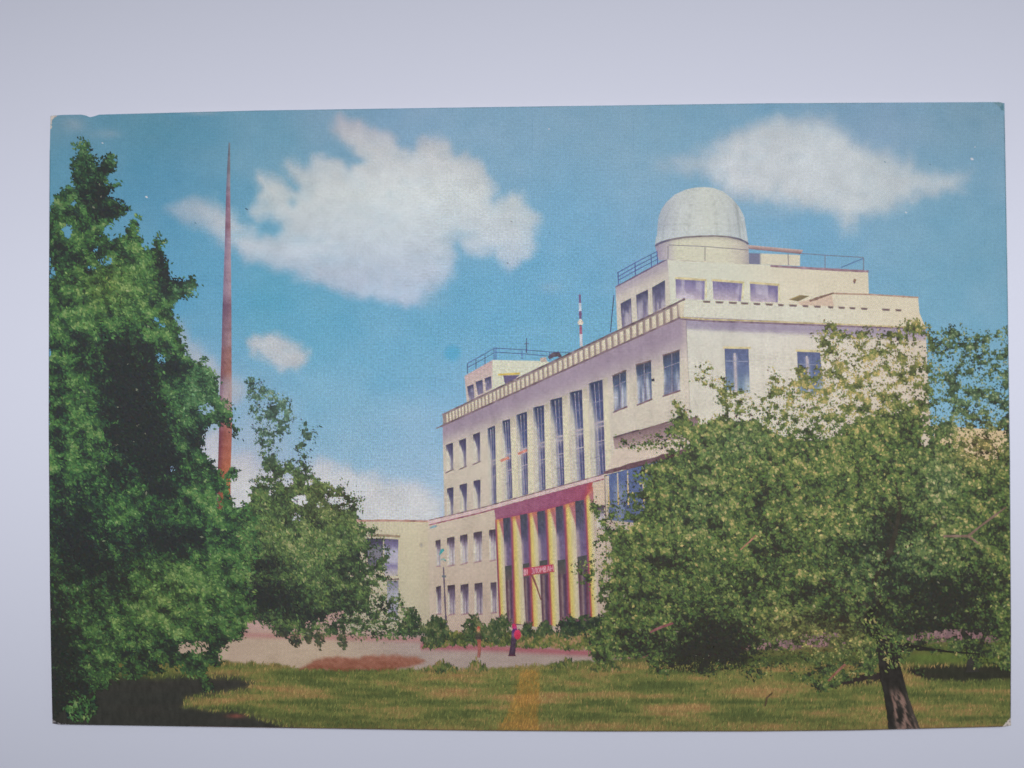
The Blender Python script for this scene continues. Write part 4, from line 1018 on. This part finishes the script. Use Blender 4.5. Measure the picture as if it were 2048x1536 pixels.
PAL_2 = [(0, (48, 51, 49)), (.25, (60, 71, 56)), (.48, (76, 96, 64)), (.68, (96, 119, 72)), (.86, (122, 138, 86)), (1, (154, 154, 110))]
TREE_2 = [(497,765),(507,750),(518,757),(528,770),(540,778),(552,784),(566,788),(580,800),(586,818),(584,842),(578,862),(566,878),(560,900),(556,920),(572,922),(586,908),(592,888),(598,868),(604,848),(611,838),(618,852),(634,858),(638,872),(624,890),(618,910),(618,930),(632,950),(646,962),(668,968),(682,962),(690,974),
 (694,986),(716,982),(727,990),(726,1012),(716,1030),(726,1044),(744,1050),(758,1064),(776,1080),(782,1108),(774,1130),(784,1150),(796,1170),(800,1190),(808,1206),(820,1216),(830,1226),(838,1250),(832,1268),(806,1276),(782,1274),(762,1282),(740,1272),(716,1280),(700,1272),(668,1282),(640,1272),(610,1278),(588,1262),(560,1270),(536,1256),(520,1248),(500,1236),(490,1180),
 (480,1100),(476,1040),(490,1010),(496,990),(510,960),(522,940),(522,915),(516,890),(508,862),(505,838),(500,815),(496,790)]
t2 = empty("printed_tree", card, "slender lighter green printed tree between the mast and the annex")
dark_2 = [(540,1120,30,30,-.4),(560,1190,60,34,-.5),(620,1230,50,28,-.35),(690,1200,30,40,-.3),(520,1200,30,50,-.35),(700,1120,20,24,-.2),(760,1215,24,24,-.25),(600,1030,30,16,-.15),(640,1100,50,36,.14),(570,1070,40,30,.1),(700,1060,26,30,.12),(610,1160,40,20,.12),(530,820,30,60,.02),(740,1240,40,20,.08)]
def tint_2(x, y, c):
    b = sstep(980, 840, y)*.55
    c = mix(c, np.array((100, 134, 136.))*(c.mean(1)/104)[:, None], b)
    return mix(c, np.array((140, 128, 84.))*(c.mean(1)/110)[:, None], np.exp(-((x-660)/70)**2-((y-1000)/50)**2)*.3)
foliage(t2, TREE_2, 17500, (4.4, 9), lambda x, y: .43+blobs(dark_2)(x, y), PAL_2, 108, 460, rag=9,
        gaps=[(600,1000,17,12,.9),(575,960,12,14,.8),(545,985,10,8,.5),(640,1010,8,6,.5),(592,1035,10,8,.4),(505,1060,5,10,.4),(620,965,10,8,.6),(760,1100,14,20,.5),(780,1180,14,24,.5),(700,1150,8,8,.3)],
        sparse=[(545,860,60,110,.75),(620,890,36,60,.75),(700,990,50,30,.7),(790,1200,50,60,.6),(764,1120,44,70,.6),(700,1250,90,30,.45)], tint=tint_2, ang=(1.0, .6), clump=20, soft=1.6, emb=.3, fine=.5, leafy=.17)
for q in ([(585,1262),(578,1280),(590,1296),(604,1290),(600,1268)], [(632,1268),(628,1286),(640,1300),(650,1282),(646,1266)], [(672,1270),(676,1290),(690,1302),(696,1286),(686,1268)], [(560,1250),(556,1268),(572,1280),(580,1262)], [(612,1258),(610,1282),(622,1288),(626,1264)]):
    foliage(t2, q, 60, (6, 11), lambda x, y: .3+.0*x, [(0, (56, 58, 54)), (.5, (82, 90, 66)), (1, (122, 110, 82))], 142, 470+int(q[0][0]), rag=3, under=False, name="hanging_spray")

# ---------------------------------------------------------------- apple tree at the right
PAL_R = [(0, (51, 51, 45)), (.18, (59, 66, 50)), (.38, (75, 92, 57)), (.58, (95, 114, 65)), (.78, (121, 131, 76)), (.92, (148, 147, 90)), (1, (176, 160, 108))]
TREE_R = [(1229,876),(1242,882),(1262,878),(1290,872),(1318,862),(1338,852),(1348,830),(1346,808),(1357,800),(1366,812),(1378,828),(1390,846),(1410,838),(1432,828),(1450,822),(1432,800),(1424,780),(1404,768),(1388,772),(1384,756),(1396,744),(1402,728),(1414,714),(1424,728),(1430,748),(1446,744),(1456,756),(1470,774),(1494,776),(1506,792),(1500,806),
 (1516,800),(1530,786),(1538,768),(1532,746),(1546,734),(1560,744),(1574,760),(1590,752),(1582,736),(1600,728),(1618,738),(1636,736),(1642,712),(1630,690),(1626,672),(1640,658),(1660,640),(1680,652),(1704,664),(1724,658),(1744,652),(1768,664),(1790,650),(1812,640),(1838,634),(1852,648),(1862,668),(1876,656),(1894,656),(1914,656),(1932,650),(1946,666),(1966,660),(1990,664),
 (2004,652),(2030,636),(2030,1345),(1990,1330),(1950,1340),(1924,1318),(1890,1302),(1860,1310),(1836,1296),(1820,1318),(1850,1345),(1836,1352),(1812,1326),(1790,1330),(1758,1334),(1740,1352),(1706,1350),(1676,1376),(1640,1386),(1612,1372),(1580,1352),(1556,1340),(1530,1352),(1500,1356),(1470,1340),(1440,1346),(1410,1352),(1380,1344),(1348,1346),(1330,1362),(1310,1346),(1290,1316),
 (1250,1322),(1222,1318),(1204,1334),(1186,1322),(1172,1296),(1176,1262),(1196,1242),(1212,1222),(1198,1200),(1176,1180),(1158,1156),(1146,1130),(1172,1118),(1192,1102),(1184,1078),(1200,1056),(1184,1034),(1178,1008),(1190,998),(1210,1014),(1230,1000),(1240,968),(1268,948),(1300,930),(1330,908),(1318,900),(1290,896),(1256,900),(1234,896)]
tr = empty("printed_tree", card, "broad printed apple tree with yellowish leaves filling the right side")
# trunk and limbs
def bark(x, y, s, t):
    n = .55*vnoise(s*9+3+t*1.5, t*6, 160)+.45*vnoise(s*17+t*2, t*11, 163); n2 = fbm(x/3.2, y/9, 161, 3)
    c = np.tile(np.array([(46, 43, 40)], float), (len(x), 1))
    hl = sstep(.47, .60, n*.60+n2*.42)*sstep(.48, .66, t)*sstep(.18, .34, s)*sstep(1.02, .88, s)
    c = mix(c, (156, 124, 112), hl*.85)
    c = mix(c, (98, 86, 78), sstep(.72, 1, s)*sstep(.5, .8, t)*.6)
    return c + ((fbm(x/4, y/8, 164, 3)-.4)*26)[:, None]
def trunk_patch():
    yy = np.linspace(1285, 1458, 44)
    xl = np.interp(yy, [1285, 1302, 1327, 1360, 1385, 1410, 1458], [1760, 1756, 1757, 1761, 1767, 1771, 1777]); xr = np.interp(yy, [1285, 1302, 1327, 1360, 1385, 1420, 1458], [1800, 1801, 1798, 1808, 1814, 1826, 1840])
    s = np.linspace(0, 1, 19)
    x = xl[:, None]*(1-s)+xr[:, None]*s+1.6*(vnoise(np.repeat(yy[:, None], 19, 1)/7, s[None]*3+np.zeros((44, 1)), 162)-.5); y = np.repeat(yy[:, None], 19, 1)
    t = (y-1285)/173
    i = np.arange(44*19).reshape(44, 19)
    x2, y2 = clamp_card(x.ravel(), y.ravel())
    return raw_mesh("trunk", lift(x2, y2, 180), np.stack([i[:-1, :-1], i[1:, :-1], i[1:, 1:], i[:-1, 1:]], -1).reshape(-1, 4), ink(bark(x2, y2, np.tile(s, 44), t.ravel())), tr)
trunk_patch()
DK = (44, 42, 38)
ribbon("limb", [(1776,1310),(1758,1282),(1744,1262),(1734,1240),(1742,1222),(1762,1210)], [32, 26, 20, 16, 12, 8], DK, 170, tr, 5, jit=3)
ribbon("limb", [(1796,1300),(1815,1290),(1836,1296),(1866,1299),(1896,1303),(1960,1308)], [13, 11, 9, 6, 4, 3], DK, 171, tr, 5, jit=3)
ribbon("limb", [(1770,1352),(1735,1352),(1700,1362),(1664,1366)], [12, 12, 10, 4], (54, 46, 44), 152, tr, 4, jit=3)
ribbon("limb", [(1690,1328),(1672,1345),(1656,1362)], [4, 4, 3], (140, 92, 80), 198, tr, 4, jit=8)
for pts_, w_ in (([(1760,1212),(1748,1160),(1776,1110),(1792,1062),(1800,1010),(1790,960)], [14, 11, 10, 8, 6, 3]), ([(1742,1222),(1700,1186),(1650,1166),(1600,1130)], [10, 8, 6, 3]), ([(1776,1110),(1840,1080),(1890,1030)], [7, 5, 3]),
                 ([(1735,1240),(1690,1256),(1640,1250)], [8, 5, 3]), ([(1792,1062),(1750,1000),(1710,930),(1700,880)], [6, 5, 4, 2]), ([(1600,1130),(1540,1090),(1500,1030)], [4, 3, 2])):
    ribbon("limb", pts_, w_, (60, 56, 48), 163.0+.37*w_[0]+.011*(pts_[1][0] % 37), tr, 6, jit=5, seed=int(pts_[1][0]))
ribbon("limb", [(1886,1072),(1920,1072),(1936,1072),(1958,1054),(1990,1030),(2012,1014)], [4, 5, 5, 4, 4, 3], (122, 100, 88), 199, tr, 4, jit=8)
ribbon("limb", [(1936,1072),(1956,1086)], [5, 3], (126, 104, 88), 199.5, tr, 4, jit=8)
ribbon("limb", [(1300,1264),(1322,1254),(1346,1246)], [4, 5, 4], (134, 84, 86), 199, tr, 4, jit=8)
ribbon("limb", [(1480,1100),(1500,1082),(1512,1070)], [2, 3, 2], (160, 110, 92), 199, tr, 3, jit=8)
ribbon("limb", [(1530,1412),(1534,1395),(1545,1385)], [4, 3, 2], (84, 70, 50), 152, tr, 3, jit=6)
foliage(tr, [(1752,1286),(1770,1272),(1800,1276),(1812,1296),(1806,1318),(1790,1340),(1772,1336),(1758,1312)], 120, (5, 10), lambda x, y: .55+.0*x, PAL_R, 183, 560, rag=8, under=False, soft=1.6, name="hanging_spray")
foliage(tr, [(1722,1240),(1740,1226),(1764,1250),(1772,1276),(1752,1290),(1730,1270)], 90, (5, 10), lambda x, y: .50+.0*x, PAL_R, 183, 570, rag=8, under=False, soft=1.6, name="hanging_spray")
t3 = empty("printed_tree", card, "dark thin printed tree trunk behind the apple tree at right edge")
ribbon("trunk", [(1944,1344),(1942,1310),(1936,1280),(1924,1262)], [24, 18, 14, 8], (54, 52, 48), 100, t3, 5, jit=4)
ribbon("limb", [(1944,1312),(1962,1290),(1972,1262)], [10, 8, 6], (58, 56, 50), 101, t3, 4, jit=4)
dark_r = [(1430,1280,66,48,-.72),(1380,1310,50,26,-.6),(1470,1310,40,24,-.5),(1786,1035,34,22,-.45),(1700,1098,46,22,-.42),(1810,1060,50,20,-.3),(1780,1105,20,60,-.4),(1830,1190,70,40,-.45),(1900,1200,60,50,-.4),(1850,1250,70,26,-.45),(1960,1170,50,30,-.35),(1600,1190,20,16,-.4),(1500,1180,60,30,-.3),(1660,1240,60,30,-.3),(1520,1010,14,22,-.45),
          (1430,1050,16,22,-.3),(1330,1120,40,16,-.3),(1300,1200,30,22,-.25),(1290,1290,30,20,-.35),(1250,1270,20,24,-.25),(1750,1240,30,30,-.5),(1960,1260,50,30,-.35),(1990,1060,30,40,-.2),(1560,1100,40,14,-.25),(1640,1180,40,14,-.3),
          (1640,910,60,30,.12),(1560,880,60,30,.05),(1600,960,60,30,.06),(1700,760,90,70,.24),(1480,790,60,50,.22),(1420,740,30,30,.22),(1600,800,60,50,.22),(1500,1240,40,20,.08),(1260,1150,40,40,.02),(1800,950,60,40,.1),(1620,1290,50,40,.14),(1700,1310,40,30,.12),(1940,900,60,60,.12),(1930,1190,20,18,.12),(1280,890,50,10,.1)]
def tint_r(x, y, c):
    b = sstep(1840, 1900, x)*sstep(900, 800, y)*.5+np.exp(-((x-1880)/50)**2-((y-960)/60)**2)*.25+np.exp(-((x-1800)/120)**2-((y-1120)/80)**2)*.22+np.exp(-((x-1480)/60)**2-((y-880)/40)**2)*.18+np.exp(-((x-1400)/60)**2-((y-1000)/90)**2)*.12
    c = mix(c, np.array((88, 113, 98.))*(c.mean(1)/96)[:, None], np.clip(b, 0, .8))
    w = sstep(880, 760, y)*sstep(1870, 1840, x)*.3*(.4+1.1*fbm(x/9, y/8, 181, 2))+np.exp(-((x-1960)/50)**2-((y-890)/40)**2)*.6+np.exp(-((x-1660)/90)**2-((y-1270)/40)**2)*.4+np.exp(-((x-1560)/70)**2-((y-1250)/40)**2)*.2
    return mix(c, np.array((164, 140, 92.))*(c.mean(1)/110)[:, None], np.clip(w, 0, .6))
foliage(tr, TREE_R, 62000, (3.6, 9.2), lambda x, y: .445+.09*sstep(900, 760, y)+blobs(dark_r)(x, y), PAL_R, 156, 500, rag=9,
        gaps=[(1700,700,16,9,.8),(1740,690,10,8,.6),(1845,690,12,22,.8),(1820,700,22,10,.6),(1760,720,12,10,.5),(1700,760,10,8,.5),(1770,760,22,8,.7),(1840,790,12,12,.7),(1800,775,20,7,.5),(1650,815,10,8,.4),(1560,800,14,10,.6),(1520,830,16,8,.4),(1480,835,12,6,.5),(1600,850,16,8,.5),(1700,840,10,8,.5),(1990,840,12,8,.3),(1885,820,18,18,.75),(1900,720,20,14,.8),(1935,760,22,10,.7),(1875,780,10,16,.6),(1990,690,20,10,.75),(1960,740,14,8,.5),(1850,880,10,14,.6),(1950,862,20,7,.4),(2000,868,16,8,.6),(1990,910,8,10,.3),
              (1260,970,30,16,.55),(1240,1000,12,16,.5),(1290,955,20,8,.4),(1215,1020,14,8,.5),(1195,1130,10,30,.6),(1190,1180,8,30,.6),(1200,1090,8,10,.6),(1310,880,60,6,.35),(1884,1270,30,8,.6),(1910,1268,16,5,.4),(1850,1320,46,9,.8),(1930,1328,20,8,.4),(1770,1275,5,5,.8),(1660,1270,30,6,.3),(1560,1310,50,14,.55),(1600,1335,30,14,.6),(1480,1330,26,12,.6),(1380,1335,20,8,.5),(1770,1332,20,8,.85),(1700,1335,20,8,.5)],
        sparse=[(1740,720,140,110,.6),(1480,770,120,70,.72),(1620,800,120,80,.46),(1950,740,110,110,.55),(1900,830,60,60,.45),(1290,890,90,30,.45),(1240,1000,50,60,.6),(1185,1130,40,110,.7),(1600,1320,120,50,.6),(1900,1300,110,40,.6),(1960,880,60,40,.35),(1400,1335,120,22,.5)], tint=tint_r, ang=(.9, .8), clump=15, slim=.52, soft=1.5, emb=.30, fine=.74, leafy=.19)

# ---------------------------------------------------------------- wear on the card
def wear(x, y):
    n = fbm(x/3, y/3, 170, 3)
    return mix((206, 196, 188), (150, 144, 146), sstep(.5, .7, n))
def worn(poly, step=1.4, seed=0, z=205, c=wear, lab=None):
    P = np.array(poly, float)
    cells("worn_corner", lambda x, y: (sdf(poly, x, y)+3*(fbm(x/3, y/3, 171+seed, 3)-.5) > 0) & (x > lef_x(y)) & (x < rig_x(y)) & (y > top_y(x)) & (y < bot_y(x)), (P[:, 0].min()-3, P[:, 1].min()-3, P[:, 0].max()+3, P[:, 1].max()+3), step, c, z, card, CARD_INK, label=lab)
CARD_INK = ink_material("worn_card_fibre", screen=0.0, grain=.2, rough=.9)
worn([(97,228),(120,228),(112,233),(104,239),(103,258),(98,258)], seed=1, z=30, lab="rubbed pale corner at the upper left")
worn([(2023,1434),(2016,1440),(2010,1447),(2002,1456),(2024,1456)], seed=2, z=60, lab="bent pale corner at the lower right")
worn([(104,1436),(109,1441),(118,1445),(128,1447),(150,1449),(150,1452),(104,1452)], seed=3, c=lambda x, y: mix((150, 146, 150), (60, 58, 62), sstep(.4, .6, fbm(x/3, y/3, 173, 2))), lab="frayed dark corner at the lower left")
worn([(1984,203),(2008,203),(2008,222),(2003,220),(1998,212)], seed=4, z=30, c=lambda x, y: mix((96, 134, 150), (120, 150, 162), sstep(.4, .6, fbm(x/3, y/3, 174, 2))), lab="creased corner at the upper right")
worn([(176,229),(181,233),(186,234),(190,230),(194,229),(194,227),(176,227)], seed=5, z=30, lab="small nick in the upper edge")
# thin cut edges of the stock seen at the rim
def edge(pts, w, c, nm="cut_edge", jit=10, seed=0, z=203):
    ribbon(nm, pts, w, c, z, card, 14, jit=jit, seed=seed)
edge(LEF[1:]+np.array([.6, 0]), 1.2, [(84, 132, 156), (62, 74, 70), (54, 60, 58), (48, 52, 54), (46, 46, 50), (46, 46, 50)], seed=1)
edge(RIG[1:-1]-np.array([.7, 0]), 1.4, [(118, 148, 162), (112, 146, 160), (98, 116, 120), (78, 80, 78), (82, 80, 72)], seed=2)
edge(BOT[2:-1]-np.array([0, .6]), 1.6, (92, 74, 70), seed=3, z=60)
edge(TOP[8:-2]+np.array([0, .8]), 1.2, (112, 150, 172), seed=4, z=28)
rs = np.random.RandomState(9)
for (x_, y_, r_) in ((1944, 318, 3.2), (293, 394, 2.6), (1950, 294, 1.4), (1812, 425, 2), (222, 310, 2), (205, 286, 1.8), (790, 150+150, 1.2), (1098, 258, 1.4), (690, 470, 1.3), (700, 430, 1.2), (610, 560, 1.3), (850, 340, 1.2)):
    ribbon("white_fleck", [(x_-r_, y_-.4*r_), (x_, y_), (x_+r_, y_+.5*r_)], [r_*.6, r_*1.6, r_*.5], (196, 202, 212), 30, card)
for (x_, y_, r_, c_) in ((493, 418, 3, (60, 92, 112)), (391, 446, 2, (70, 110, 130)), (1023, 443, 2, (110, 116, 124)), (1015, 526, 2, (96, 104, 118)), (1860, 329, 2, (96, 130, 150)), (1770, 324, 2, (100, 134, 152)), (1100, 466, 1.4, (70, 120, 150)), (882, 624, 1.6, (60, 96, 124))):
    ribbon("dark_fleck", [(x_-r_, y_-r_*.6), (x_, y_), (x_+r_, y_+r_*.6)], [r_*.4, r_*.8, r_*.3], c_, 30, card)
for (x_, ya_, yb_) in ((1064.5, 222, 300), (1266.5, 226, 300), (905, 214, 226)):
    ribbon("scratch", [(x_, ya_), (x_+.6, (ya_+yb_)/2), (x_-.3, yb_)], [.8, 1.5, .8], (114, 154, 182), 30, card, 10, jit=6)
